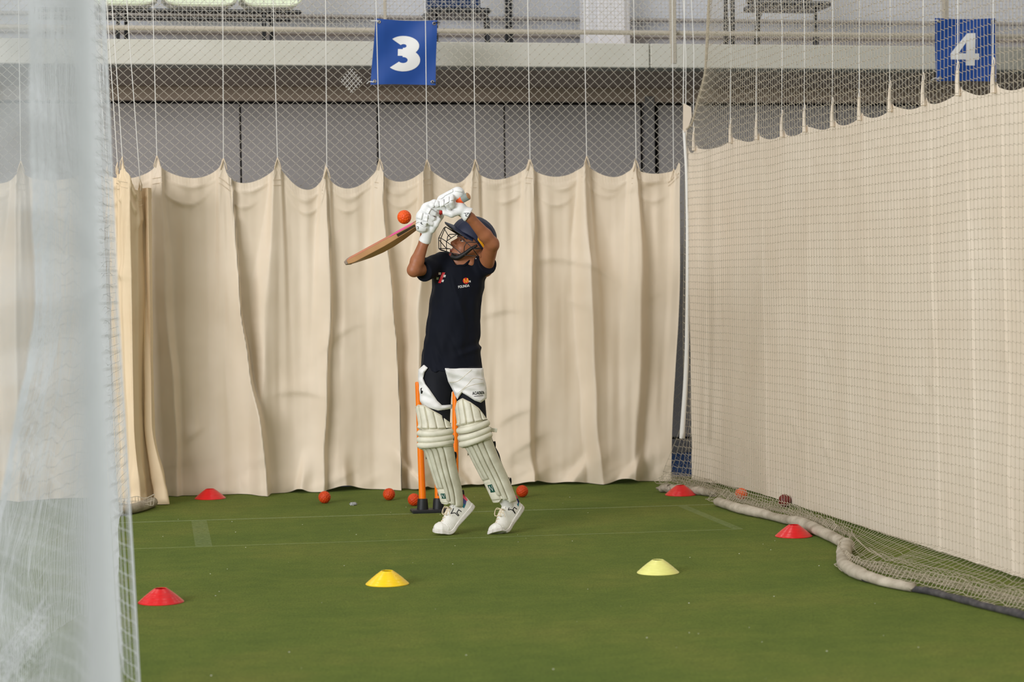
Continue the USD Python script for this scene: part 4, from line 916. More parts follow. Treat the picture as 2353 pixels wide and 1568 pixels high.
cl = [(1034, 589), (1040, 601), (1046, 611), (1056, 611), (1067, 610), (1076, 602), (1084, 594)]
cp = press(np.array([Q(*q, 0.07) for q in cl]), lambda P: smin(loft_sd(P, ROWS), cone_(P, Q(1020, 603, -.02), Q(1098, 604, -.02), 0.040, 0.042), 0.035), 0.3)
obj('collar', to_world(tube(curve(cp, 24), 0.0062, 8)), M_shirt, shirt, True)
WL = 0.085
mark('print', pxpoly([(1016.5, 626), (1023, 626.5), (1012.5, 651), (1006, 650)], WL), shirt_sdf, M_red, shirt, label='red slanted bar of the chest print')
for q in ((1010.5, 629), (1021.5, 634.5), (1005, 640), (1017, 645.5)):
    mark('print', pxpoly([(q[0] - 2.2, q[1] - 3), (q[0] + 3.2, q[1] - 2.4), (q[0] + 1.8, q[1] + 3), (q[0] - 3.4, q[1] + 2.4)], WL), shirt_sdf, M_silver, shirt, label='pale square of the chest print')
mark('badge', Point(*Q(1070.5, 645.5, WL)[:2]).buffer(7.0 / PPM), shirt_sdf, M_red, shirt, label='round red and yellow chest badge')
mark('badge_letter', letters('M', 1065.5, 650.5, WL, 9.5, 8), shirt_sdf, M_yellow, shirt, lift=0.0014, label='yellow letter M')
mark('lettering', letters('FOUNDA', 1053, 663, WL, 5.6, 9, True, 26), shirt_sdf, M_white_print, shirt, label='white lettering FOUNDA')
mark('lettering', letters('N', 1077.5, 649.5, WL, 4.5, 9), shirt_sdf, M_white_print, shirt)
pl_ = curve([Q(1032, 628, .09), Q(1030, 650, .09), Q(1040, 680, .09), Q(1058, 693, .09), Q(1068, 694, .09)], 30)
pin = trimesh.creation.icosphere(2, 0.0035); pin.apply_translation(press(Q(1094, 594.5, .05)[None], shirt_sdf)[0]); obj('button', to_world(pin), M_white_print, shirt, True)

# trousers and thigh guards
def trouser_sdf(P):
    d = ell(P, Q(1037, 850, -0.015), (0.155, 0.095, 0.100))
    for h_, k_, a_ in ((HIP_R, KN_R, AN_R), (HIP_L, KN_L, AN_L)):
        d = smin(d, cone_(P, h_, k_, 0.084, 0.062), 0.025); d = smin(d, cone_(P, k_, k_ * .55 + a_ * .45 + [0.002, 0, -.025], 0.058, 0.050), 0.02); d = smin(d, cone_(P, k_ * .55 + a_ * .45 + [0.002, 0, -.025], a_ + [-0.004, 0, 0], 0.050, 0.042), 0.02)
        d = smax(d, -((P - (a_ * 1.0)) @ ((k_ - a_) / np.linalg.norm(k_ - a_))) - 0.02, 0.004)
    d = np.maximum(d, P[:, 1] - 0.93)
    return d - 0.005 * folds3(P, 16, 12, (1, .6, 1))
part('trousers', trouser_sdf, (-0.30, 0.15, -0.20), (0.34, 0.95, 0.16), 0.005, M_trouser, man, label='black navy training trousers')
def guard(poly, label, w, marks=()):
    pl2 = [tuple(Q(*q, w)[:2]) for q in poly]
    def f(P):
        ds = trouser_sdf(P); edge = poly_sd(P[:, 0], P[:, 1], pl2)
        th = 0.011 + 0.006 * folds3(P, 30, 21, (1, 1.6, 1)) + 0.003 * np.sin(P[:, 1] * 130 + 40 * P[:, 0])
        return smax(np.abs(ds - 0.006) - th * smoothstep(0.004, -0.012, edge) - 0.002, smax(edge, -P[:, 2] - 0.075, 0.004), 0.005)
    lo, hi = np.min(pl2, 0) - 0.02, np.max(pl2, 0) + 0.02
    return part('thigh_guard', f, (*lo, -0.13), (*hi, 0.13), 0.0036, M_guard, man, label=label), f
g1, gf1 = guard([(974, 838), (984, 846), (976, 856), (972.5, 870), (978, 883), (987, 894), (1005.7, 921), (1016, 931), (1040, 930), (1038, 940), (1008, 944), (980, 936), (962, 925), (958, 873), (960, 850)], 'white padded thigh guard with a strap, beside the stumps', 0.06)
g2, gf2 = guard([(1022, 846), (1110, 846), (1112, 867), (1120, 890), (1119, 916), (1105, 926), (1091, 921), (1076, 911), (1062, 903), (1051, 919), (1045, 910), (1038, 894), (1030, 878)], 'white padded thigh guard with black lettering', 0.06)
mark('lettering', letters('ACADEMY', 1085.5, 907.5, 0.08, 6.5, 4, True, 34).intersection(pxpoly([(1080, 890), (1112.5, 890), (1112.5, 915), (1080, 915)], 0.08)), gf2, M_ink, g2, label='black lettering ACADEMY')
mark('print', pxline([(1090, 911), (1110, 909.5)], 0.08, 0.0012), gf2, M_ink, g2)
for q in ([(1031, 879), (1052, 876), (1076, 857), (1084, 850)], [(1052, 904), (1073, 886), (1088, 870), (1110, 873)], [(1050, 916), (1068, 893), (1090, 884), (1112, 880)]):
    c3 = press(curve([Q(*x, .07) for x in q], 16), gf2); obj('seam', to_world(tube(c3, 0.0016, 5)), M_pad_edge, g2, True)
mark('print', pxpoly([(966, 893), (970, 891), (968, 897), (972, 899), (970, 905), (967, 905)], .06), gf1, M_ink, g1, label='black mark on the thigh guard')

# leg guards
def leg_guard(rows, arc, label, wc, logo_st):
    L_ = np.array([Q(*r[0], wc(i)) for i, r in enumerate(rows)]); R_ = np.array([Q(*r[1], wc(i)) for i, r in enumerate(rows)]); ts = np.linspace(0, 1, len(rows))
    lc, rc_ = curve(L_, 90), curve(R_, 90); tt = np.linspace(0, 1, len(lc))
    bul = np.interp(tt, [0, .17, .34, .6, 1], [0.055, 0.072, 0.068, 0.06, 0.05])
    def S(s, t, lift=0.0):
        s, t = np.broadcast_arrays(np.asarray(s, float), np.asarray(t, float)); g = lambda A: np.stack([np.interp(t, tt, A[:, k_]) for k_ in range(3)], -1)
        a, b = g(lc), g(rc_); B = np.interp(t, tt, bul); e = np.clip(s, -0.12, 1.12)
        x = a + (b - a) * (0.5 - 0.5 * np.cos(np.pi * np.clip(e, 0, 1)) * 1.0)[..., None] * 0.5 + (b - a) * np.clip(e, 0, 1)[..., None] * 0.5
        x = x + (e - np.clip(e, 0, 1))[..., None] * (b - a) * 0.3
        nrm_ = np.stack([0.55 * np.cos(np.pi * e) * -1, 0 * e, np.sin(np.pi * np.clip(e, 0, 1)) + 0.3], -1); nrm_ /= np.linalg.norm(nrm_, axis=-1, keepdims=True)
        x[..., 2] += B * np.sin(np.pi * np.clip(e, 0, 1)) ** 0.8 - 0.05 * np.abs(e - np.clip(e, 0, 1)) / 0.12
        return x + nrm_ * np.asarray(lift)[..., None] if np.ndim(lift) else x + nrm_ * lift
    lg = thing_part('leg_guard', man, label)
    def slab(s0, s1, t0, t1, h, m, name, top=None, n=12, k_=30, power=0.5, endr=0.06, par=None, low=-0.004, lab=None):
        """A padded bolster on the guard between s0..s1, t0(s)..t1."""
        u, v = np.meshgrid(np.linspace(0, 1, n), np.linspace(0, 1, k_), indexing='ij')
        a0 = t0(s0 + (s1 - s0) * u) if callable(t0) else t0; a1 = t1(s0 + (s1 - s0) * u) if callable(t1) else t1
        v2 = 0.5 - 0.5 * np.cos(np.pi * v); s = s0 + (s1 - s0) * u; t = a0 + (a1 - a0) * v2
        prof = np.clip(1 - (2 * u - 1) ** 2, 0, 1) ** power; end = np.clip(np.minimum(v2, 1 - v2) / endr, 0, 1); end = np.sqrt(np.clip(1 - (1 - end) ** 2, 0, 1))
        hh = h * prof * end * (1 if top is None else top(v2))
        P = S(s, t, hh + low + 0.002); Pb = S(s, t, np.full(s.shape, low))
        sides = [grid_mesh(np.stack([P[0], Pb[0]], 1)), grid_mesh(np.stack([P[-1], Pb[-1]], 1)), grid_mesh(np.stack([P[:, 0], Pb[:, 0]], 1)), grid_mesh(np.stack([P[:, -1], Pb[:, -1]], 1))]
        return obj(name, to_world(trimesh.util.concatenate([grid_mesh(P)] + sides)), m, par or lg, True, label=lab)
    T1, T2, T3, TT = 0.185, 0.30, 0.36, 0.165
    top_t = lambda s: np.interp(s, [0, .15, .35, .55, .75, .9, 1.0], arc)
    # backing sheet
    u, v = np.meshgrid(np.linspace(-0.08, 1.08, 30), np.linspace(0, 1, 80), indexing='ij')
    tq = np.maximum(v, top_t(np.clip(u, 0, 1))); bot = np.interp(np.clip(u, 0, 1), [0, .3, .45, .75, 1], [0.985, 0.985, 0.96, 1.0, 0.97]); tq = np.minimum(tq, bot)
    F_, Bk = S(u, tq, np.full(u.shape, -0.003)), S(u, tq, np.full(u.shape, -0.016))
    obj('backing', to_world(trimesh.util.concatenate([grid_mesh(F_), grid_mesh(Bk)] + [grid_mesh(np.stack([F_[i], Bk[i]], 1)) for i in (0, -1)] + [grid_mesh(np.stack([F_[:, i], Bk[:, i]], 1)) for i in (0, -1)])), M_pad, lg, True)
    sp_ = [0.0, 0.17, 0.36, 0.56, 0.78, 1.0]
    for a, b in zip(sp_[:-1], sp_[1:]):
        slab(a + .002, b - .002, lambda s: top_t(s), TT + .012, 0.010, M_pad, 'top_rib', power=0.30, endr=0.10, top=lambda v: 1 + 0.9 * np.exp(-((v - 0.9) / 0.08) ** 2))
    e = np.linspace(-0.03, 1.03, 40); obj('piping', to_world(tubes(S(e, top_t(np.clip(e, 0, 1)), np.full(e.shape, 0.0))[None], 0.0042, 7, True)), M_pad_edge, lg, True)
    for q in range(3):
        t0 = 0.174 + q * 0.053; nn = 44; s = np.linspace(0.03, 0.97, nn)
        ctr = S(s, t0 + 0.030 + 0.012 * np.sin(np.pi * np.clip(s, 0, 1)), np.full(nn, 0.006))
        rr = 0.0172 * np.clip(np.minimum(s - 0.03, 0.97 - s) / 0.04, 0.0, 1) ** 0.5
        obj('knee_roll', to_world(tubes(ctr[None], np.maximum(rr, 0.001)[None], 14, True)), M_pad, lg, True)
    sh_ = [0.02, 0.17, 0.33, 0.48, 0.64, 1.0]
    for i, (a, b) in enumerate(zip(sh_[:-1], sh_[1:])):
        last_ = i == 4
        slab(a + .003, b - .003, 0.352, (0.80 if i < 2 else (0.94 if i == 2 else 0.975)) if not last_ else 1.0, 0.010 if not last_ else 0.012, M_pad_shin, 'shin_rib', power=0.32 if not last_ else 0.22, endr=0.03 if not last_ else 0.05,
             top=lambda v: 1 + 0.9 * np.exp(-((v - 0.03) / 0.035) ** 2))
    lp_ = slab(0.02, 0.42, 0.81, 0.965, 0.0075, M_pad, 'ankle_panel', power=0.15, endr=0.06)
    sq = slab(0.17, 0.36, 0.842, 0.905, 0.0095, M_green, 'emblem', power=0.05, endr=0.02, lab='dark green emblem')
    for a, b in (((.20, .895), (.24, .852)), ((.24, .852), (.29, .893)), ((.29, .893), (.33, .850))):
        nn = 6; s = np.linspace(a[0], b[0], nn); t = np.linspace(a[1], b[1], nn); obj('emblem_line', to_world(tubes(S(s, t, np.full(nn, 0.0088))[None], 0.0011, 5, True)), M_white_print, lp_, True)
    for tq_, w_ in ((0.27, .013), (0.55, .011), (0.85, .011)):               # straps round the calf
        pa, pb = S(np.array(1.03), np.array(tq_)), S(np.array(-0.03), np.array(tq_)); c = (pa + pb) / 2
        ph = np.linspace(0, np.pi, 24); h_ = (pa - pb) / 2; dn = np.array([0, 0, -1.0])
        pt = c + h_ * np.cos(ph)[:, None] + dn * np.sin(ph)[:, None] * 0.085
        up_ = np.array([0, 1, 0]) * w_
        st_ = [grid_mesh(np.stack([pt + up_ * k_ + (pt - c) / 0.06 * o_ for k_ in (-1, 1)], 1)) for o_ in (0.0, 0.0025)] + [grid_mesh(np.stack([pt + up_ * k_, pt + up_ * k_ + (pt - c) / 0.06 * 0.0025], 1)) for k_ in (-1, 1)]
        obj('strap', to_world(trimesh.util.concatenate(st_)), M_pad_edge, lg, True)
        bu = S(np.array(1.05), np.array(tq_ + 0.015)); ob = trimesh.creation.icosphere(2, 1.0); ob.apply_scale([0.006, 0.020, 0.012]); ob.apply_translation(bu + [0.003, 0, -0.016]); obj('buckle', to_world(ob), M_ink, lg, True)
    return lg, S
def thing_part(name, parent, label):
    x = UsdGeom.Xform.Define(stage, path_for(name, parent)); _loc[str(x.GetPath())] = _loc[str(parent.GetPath())]
    return data(x.GetPrim(), label)
leg_guard([((955, 931), (1022, 936)), ((963, 984), (1036, 981)), ((964, 1027), (1039, 1018)), ((976, 1040), (1042, 1032)), ((991, 1085), (1050, 1080)), ((1006, 1132), (1061, 1128)), ((1014, 1160), (1063, 1166))],
          [.02, .0, .0, .035, .07, .11, .14], 'worn off white leg guard in front of the stumps', lambda i: [.03, .035, .035, .03, .015, -.005, -.01][i], None)
leg_guard([((1044, 917), (1106, 914)), ((1052, 977), (1118, 960)), ((1061, 1026), (1127, 1001)), ((1071, 1033), (1130, 1011)), ((1091, 1072), (1145, 1050)), ((1113, 1114), (1167, 1098)), ((1134, 1160), (1188, 1152))],
          [.07, .02, .0, .03, .08, .15, .21], 'off white leg guard on the trailing leg, its strap end loose', lambda i: [.03, .035, .035, .03, .012, -.008, -.015][i], None)
sl = Q(1123, 983, 0.03); obj('loose_strap', to_world(sdf_mesh(lambda P: np.minimum(rbox(P, Q(1133, 988.5, .03), (0.021, 0.010, 0.003), 0.002, np.array([[.97, -.1, 0], [.1, .97, 0], [0, 0, 1.]])), 9), Q(1133, 988, .03) - 0.04, Q(1133, 988, .03) + 0.04, 0.002)), M_pad, man, True, label='loose end of a pad strap')

# shoes
def shoe(heel, ball_, toe, up_hint, label, logo):
    heel, ball_, toe = map(np.asarray, (heel, ball_, toe))
    ax = (ball_ - heel); LB = np.linalg.norm(ax); ax = ax / LB
    at = (toe - ball_); LT = np.linalg.norm(at); at = at / LT
    n = up_hint - (up_hint @ ax) * ax; n /= np.linalg.norm(n); m = np.cross(ax, n)
    n2 = up_hint - (up_hint @ at) * at - (up_hint @ m) * m * 0; n2 = n2 - (n2 @ at) * at; n2 /= np.linalg.norm(n2)
    def X(P):
        """Unbends the shoe: length from heel, side, height above the sole line."""
        a = (P - heel) @ ax; b = (P - ball_) @ at
        q1 = np.stack([a, (P - heel) @ m, (P - heel) @ n], -1); q2 = np.stack([LB + b, (P - ball_) @ m, (P - ball_) @ n2], -1)
        k_ = smoothstep(LB - 0.05, LB + 0.05, np.where(a < LB, a, LB + np.maximum(b, 0)))
        return q1 * (1 - k_[:, None]) + q2 * k_[:, None]
    LL = LB + LT
    xs_ = np.array([-.01, 0, .02, .06, .11, .16, .20, .235, .255, .265]) / .265 * LL
    hw = lambda x: np.interp(x, xs_, [.012, .022, .031, .034, .034, .041, .045, .040, .026, .012])
    tp = lambda x: np.interp(x, xs_, [.075, .082, .088, .092, .086, .066, .053, .044, .034, .022])
    def f_up(P):
        x = X(P); w_ = hw(x[:, 0]); t_ = tp(x[:, 0]); z = x[:, 2] - 0.012
        k0 = np.sqrt((x[:, 1] / w_) ** 2 + (np.maximum(z - 0.012, 0) / np.maximum(t_ - 0.012, .01)) ** 2 + (np.minimum(z - 0.012, 0) / 0.02) ** 2)
        d = (k0 - 1) * np.minimum(w_, t_) * 0.8
        d = np.maximum(d, np.maximum(-x[:, 0] - 0.004, x[:, 0] - LL)); d = smax(d, -z, 0.003)
        op = ell(x, (0.055 / .265 * LL, 0, 0.112), (0.040, 0.026, 0.034))
        d = smax(d, -op, 0.006)
        cr = np.exp(-((x[:, 0] / LL - .72) / .10) ** 2) * np.sin(x[:, 0] * 520 + x[:, 1] * 130) * 0.0006
        return d - cr
    def f_so(P):
        x = X(P); w_ = hw(x[:, 0]) + 0.004; z = x[:, 2]
        d = np.maximum(np.abs(x[:, 1]) - w_, np.maximum(-x[:, 0] - 0.007, x[:, 0] - LL - 0.003)); top_ = np.interp(x[:, 0] / LL, [0, .3, .7, 1], [.030, .024, .018, .020])
        d = smax(d, smax(z - top_, -z, 0.003), 0.006)
        return d - 0.0008 * np.sin(z * 900)
    pts_ = np.array([heel, ball_, toe, heel + n * .12, ball_ + n * .1]); lo, hi = pts_.min(0) - 0.065, pts_.max(0) + 0.065
    sh = part('shoe', f_up, lo, hi, 0.003, M_shoe, man, label=label)
    obj('sole', to_world(sdf_mesh(f_so, lo, hi, 0.003)), M_sole, sh, True)
    def pt(a, side, hgt):
        """A point on the shoe given by length 0..1, side and height."""
        x = a * LL; return (heel + ax * x + n * hgt + m * side) if x < LB else (ball_ + at * (x - LB) + n2 * hgt + m * side)
    obj('sock', to_world(sdf_mesh(lambda P: cone_(P, pt(.20, 0, .075), pt(.16, 0, .150), 0.030, 0.036), pt(.2, 0, .1) - .12, pt(.2, 0, .1) + .12, 0.005)), M_guard, sh, True)
    # laces, eyelet rows and bow
    for i in range(6):
        a = 0.36 + 0.065 * i; w_ = 0.020 - 0.001 * i; hz_ = tp(a * LL) + 0.010
        obj('lace', to_world(tube(curve([pt(a, -w_, hz_ - .010), pt(a + .02, 0, hz_ + .003), pt(a + .045, w_, hz_ - .012)], 12), 0.0021, 6)), M_lace, sh, True)
    tz = tp(.36 * LL) + 0.012
    for sgn in (-1, 1):
        obj('lace', to_world(tube(curve([pt(.37, 0, tz), pt(.40, .022 * sgn, tz + .012), pt(.50, .030 * sgn, tz - .004), pt(.52, .012 * sgn, tz - .012), pt(.40, .004 * sgn, tz)], 24), 0.0020, 6)), M_lace, sh, True)
        obj('lace', to_world(tube(curve([pt(.37, 0, tz), pt(.42, .03 * sgn, tz + .004), pt(.50, .043 * sgn, tz - .022)], 14), 0.0018, 6)), M_lace, sh, True)
    obj('tongue', to_world(sdf_mesh(lambda P: rbox(P, pt(.32, 0, tp(.32 * LL) + .002), (0.016, 0.035, 0.006), 0.005, np.stack([m, ax * .85 - n * .5, n * .85 + ax * .5])), pt(.32, 0, .09) - .06, pt(.32, 0, .09) + .06, 0.003)), M_shoe, sh, True)
    return sh, f_up
upR = np.array([-0.62, 0.70, 0.35]); upL = np.array([-0.66, 0.52, 0.54])
sR, fR = shoe(Q(1087, 1166, -0.06), Q(1032, 1224, 0.0), Q(996, 1224, 0.035), upR, 'white spiked cricket shoe on the toe, heel lifted, beside the stump base', 0)
sL, fL = shoe(Q(1199, 1168, -0.10), Q(1156, 1226, -0.02), Q(1132, 1225, 0.045), upL, 'white cricket shoe hovering just off the turf, laces tied in a bow', 1)
def shoe_marks(sh, f, heelq, logoq, w):
    for poly, mm in heelq: mark('heel_stripe', pxpoly(poly, w), f, mm, sh, thick=0.001, fine=0.004)
    for ln_ in logoq: mark('print', pxline(ln_, w, 0.0019), f, M_ink, sh, thick=0.001, fine=0.004, label='black leaping mark on the shoe side')
shoe_marks(sR, fR, [([(1060.5, 1135), (1067, 1138), (1075, 1150), (1072, 1152), (1064, 1145)], M_pink), ([(1064, 1145), (1072, 1152), (1070, 1160), (1062.5, 1156)], M_purple), ([(1062.5, 1156), (1070, 1160), (1066.5, 1168), (1060, 1163)], M_teal)],
           [[(1042.5, 1168), (1040, 1174), (1036.5, 1179.5), (1042, 1178), (1046, 1178), (1053, 1185)], [(1060, 1175.5), (1054, 1171), (1050, 1178), (1055, 1184)]], -0.01)
shoe_marks(sL, fL, [([(1184, 1139), (1188, 1141), (1190.5, 1147), (1187, 1148)], M_pink), ([(1187, 1148), (1190.5, 1147), (1194, 1156), (1191, 1158)], M_purple), ([(1191, 1157), (1194, 1155), (1191, 1166), (1188, 1160)], M_teal)],
           [[(1176, 1160), (1170, 1166), (1168, 1172), (1174, 1171), (1178, 1173), (1184, 1181)], [(1187.5, 1171), (1182, 1166.5), (1178.5, 1171), (1183.5, 1179)]], -0.02)

# helmet
def cutH(F): return np.interp(F, [-.14, -.10, -.06, -.03, 0.0, .04, .12], [-.040, -.022, -.004, .012, .024, .027, .028])
def helm_sdf(P):
    q = (P - HH) @ MAX.T; d = ell(q, (-0.010, 0.030, 0), (0.123, 0.109, 0.097))
    d = smax(d, cutH(q[:, 0]) - q[:, 1], 0.004)
    return d - 0.0015 * np.exp(-(q[:, 2] / 0.003) ** 2) - 0.0012 * np.exp(-((np.abs(q[:, 2]) - 0.05) / 0.003) ** 2)
hm = part('helmet', helm_sdf, HH - 0.16, HH + 0.17, 0.0034, M_helmet, man, label='navy cloth covered cricket helmet')
def peak_sdf(P):
    q = (P - HH) @ MAX.T; F, Uh, S_ = q[:, 0], q[:, 1], q[:, 2]
    sf = 0.043 - 3.0 * S_ ** 2 - 0.10 * np.maximum(F - .08, 0)
    out = (np.sqrt(((F - 0.01) / 0.157) ** 2 + (S_ / 0.108) ** 2) - 1) * 0.10; inn = (np.sqrt(((F + .01) / 0.100) ** 2 + (S_ / 0.085) ** 2) - 1) * 0.09
    return smax(smax(np.abs(Uh - sf) - 0.003, out, 0.003), np.maximum(-inn, -F), 0.002)
obj('peak', to_world(sdf_mesh(peak_sdf, HH - 0.13, HH + 0.19, 0.003)), M_peak, hm, True)
bd = pxpoly([(1098.5, 543.5), (1104, 543.5), (1110, 552), (1116.5, 562), (1111, 571), (1103.5, 560), (1097.5, 551.5)], 0.11)
mark('side_badge', bd, helm_sdf, M_yellow, hm, thick=0.004, fine=0.004, lift=0.0, label='yellow side badge')
lt_ = letters('MASURI', 0, 0, 0, 4.2, 0, True, 17); o_ = Q(0, 0, 0); lt_ = shapely.affinity.translate(lt_, -o_[0], -o_[1]); lt_ = shapely.affinity.rotate(lt_, -57, origin=(0, 0)); o_ = Q(1104, 551, .12); lt_ = shapely.affinity.translate(lt_, o_[0], o_[1])
mark('badge_lettering', lt_, helm_sdf, M_ink, hm, thick=0.001, fine=0.004, lift=0.0045)
def c2(x, y, w): return Q(900 + x / 7.838, 420 + y / 7.838, HW + w)
bars = [[(970, 795, .02), (1160, 915, .062), (1350, 1080, .088), (1450, 1180, .096), (1560, 1325, .090)],
        [(970, 795, .02), (940, 815, 0), (845, 1000, 0.005), (850, 1190, 0.005), (890, 1218, .015), (1000, 1250, .04), (1280, 1305, .075), (1550, 1325, .09)],
        [(940, 815, 0), (1015, 945, .045), (1075, 1000, .055)],
        [(970, 795, .02), (885, 1010, -.03), (885, 1212, -.03)],
        [(845, 1000, .005), (885, 995, .015), (985, 1060, .045), (1200, 1230, .070), (1280, 1305, .075)],
        [(985, 1060, .045), (990, 1248, .04)], [(985, 1055, .045), (1170, 935, .065)], [(1000, 1050, .0), (1005, 975, -.02), (1045, 932, -.035), (1160, 930, -.05)],
        [(858, 1035, -.01), (980, 1180, -.04), (1060, 1195, -.05)], [(868, 1186, .0), (1050, 1192, -.045)],
        [(1350, 1078, .088), (1310, 1150, .085), (1300, 1300, .077)], [(1350, 1078, .088), (1390, 1070, .092), (1560, 1078, .098)],
        [(1280, 1303, .075), (1430, 1185, .09), (1640, 1170, .096)], [(1430, 1190, .092), (1620, 1195, .096)],
        [(850, 1185, -.02), (900, 1210, -.05), (1050, 1260, -.075), (1300, 1310, -.09)], [(970, 795, -.02), (1160, 900, -.07), (1350, 1050, -.09)]]
for b_ in bars:
    p_ = np.array([c2(*q) for q in b_]); obj('grille_bar', to_world(tube(np.vstack([np.linspace(a, b, 5)[:-1] for a, b in zip(p_[:-1], p_[1:])] + [p_[-1:]]), 0.0021, 7)), M_grille, hm, True)
stp = [c2(1070, 1325, .05), c2(1180, 1350, .055), c2(1300, 1290, .07), c2(1430, 1190, .085), c2(1540, 1130, .09)]
obj('chin_strap', to_world(tubes(curve(stp, 24)[None], np.linspace(0.016, 0.006, 25)[None], 10, True)), M_hair, hm, True, label='black padded chin strap')

# bat
B0, B1 = Q(1077.5, 450, 0.28), Q(802, 600, -0.06)
ba = (B1 - B0); BL = np.linalg.norm(ba); ba /= BL
up2 = np.array([-0.475, 0.88, 0.0]); nf = up2 * math.cos(math.radians(9)) + np.array([0, 0, 1.0]) * math.sin(math.radians(9)); nf -= (nf @ ba) * ba; nf /= np.linalg.norm(nf)
ey = np.cross(ba, nf); ey *= np.sign(ey[2])
BC = Q(1060, 470, 0.26)
bat = thing('cricket_bat', 'willow cricket bat with pink sticker and orange and grey grip, swung level', 'bat', W(B0))
HLEN = 0.365 * BL
def bp(x, y, z): return B0 + ba * x + ey * y + nf * z
def section(x):
    t = np.clip((x - HLEN) / (BL - HLEN), 0, 1)
    hw_ = 0.051 * np.interp(t, [0, .03, .08, .16, 1], [.35, .6, .86, 1, 1]); sw = np.interp(t, [0, .1, .2, .3, .45, .6, .75, .88, .95, 1], [.020, .025, .032, .039, .046, .047, .041, .031, .025, .020]); ed = np.interp(t, [0, .1, .5, .9, 1], [.012, .018, .027, .026, .016])
    fa = 0.013; return [(-hw_, fa - .002), (-hw_ * .6, fa + .0015), (0, fa + .003), (hw_ * .6, fa + .0015), (hw_, fa - .002), (hw_, fa - ed), (hw_ * .93, fa - ed - .004), (hw_ * .35, -sw * .75), (0, -sw), (-hw_ * .35, -sw * .75), (-hw_ * .93, fa - ed - .004), (-hw_, fa - ed)]
xsb = np.r_[np.linspace(HLEN, BL - 0.012, 46), BL - .006, BL - .002, BL]; rings = []
for x in xsb:
    k_ = 1 - 0.12 * max(0, (x - (BL - .012)) / .012) ** 2; rings.append([bp(x, y * k_, z * k_) for y, z in section(x)])
rings = np.array(rings)
def loft_mesh(R_):
    n, m = R_.shape[:2]; g = grid_mesh(np.concatenate([R_, R_[:, :1]], 1)); caps = [trimesh.Trimesh(np.vstack([R_[i], R_[i].mean(0)]), [[j, (j + 1) % m, m] for j in range(m)], process=False) for i in (0, -1)]
    return trimesh.util.concatenate([g] + caps)
obj('blade', to_world(loft_mesh(rings)), M_willow, bat, 25)
def skin(y0, y1, x0, x1, which, m, name, lift=0.0007, lab=None):
    u, v = np.meshgrid(np.linspace(0, 1, 9), np.linspace(0, 1, 20), indexing='ij'); P = np.zeros(u.shape + (3,))
    for i in range(9):
        for j in range(20):
            x = x0 + (x1 - x0) * v[i, j]; sc = np.array(section(x)); y = y0(x) + (y1(x) - y0(x)) * u[i, j] if callable(y0) else y0 + (y1 - y0) * u[i, j]
            if which == 'face': o = sc[:5]; z = np.interp(y * sc[4, 0] / .051, o[:, 0], o[:, 1]) + lift; P[i, j] = bp(x, y * sc[4, 0] / .051, z)
            else: o = sc[4:9][::-1]; z = np.interp(y * sc[4, 0] / .051, o[:, 0], o[:, 1]) - lift; P[i, j] = bp(x, y * sc[4, 0] / .051, z)
    Pb = P - nf * 0.0006 * (1 if which == 'face' else -1)
    obj(name, to_world(trimesh.util.concatenate([grid_mesh(P), grid_mesh(Pb)])), m, bat, True, label=lab)
skin(-.0505, .0505, HLEN + .05, BL - .014, 'face', M_face, 'face_cover')
skin(-.046, .050, HLEN + .06, HLEN + .20, 'face', M_sticker, 'face_sticker', 0.0014, 'pink sticker on the face')
xe = np.linspace(HLEN + .04, HLEN + .155, 14)
eg = np.array([[bp(x, section(x)[4][0] + 0.0008, section(x)[4][1] - 0.003 - q * (.012 + .004 * i / 14)) for q in (0, 1)] for i, x in enumerate(xe)]); eg2 = eg - ey * 0.0012
obj('edge_sticker', to_world(trimesh.util.concatenate([grid_mesh(eg), grid_mesh(eg2)])), M_blacksticker, bat, False, label='dark sticker on the edge')
obj('toe_guard', to_world(loft_mesh(np.array([[bp(x, y * 1.03, z * 1.05 + .0002) for y, z in section(BL - .004)] for x in (BL - .016, BL + .0015)]))), mat('toe_rubber', lin(150, 132, 116), 0.6), bat, 25)
for x0_, x1_, r0_, r1_, mm, nm, lab in ((-.0, .004, .0150, .0175, M_willow, 'handle_end', 'bare wooden handle end'), (.004, .040, .0195, .0195, M_grip_grey, 'grip', 'grey grip end'), (.040, .075, .0185, .0178, M_grip_orange, 'grip', 'orange grip band'), (.075, .15, .0175, .0172, M_grip_grey, 'grip', 'grey grip'), (.15, HLEN + .01, .0172, .0172, M_grip_red, 'grip', 'red grip')):
    obj(nm, to_world(tube([bp(x0_, 0, 0), bp(x0_ * .5 + x1_ * .5, 0, 0), bp(x1_, 0, 0)], [r0_, max(r0_, r1_), r1_], 20)), mm, bat, 40, label=lab)

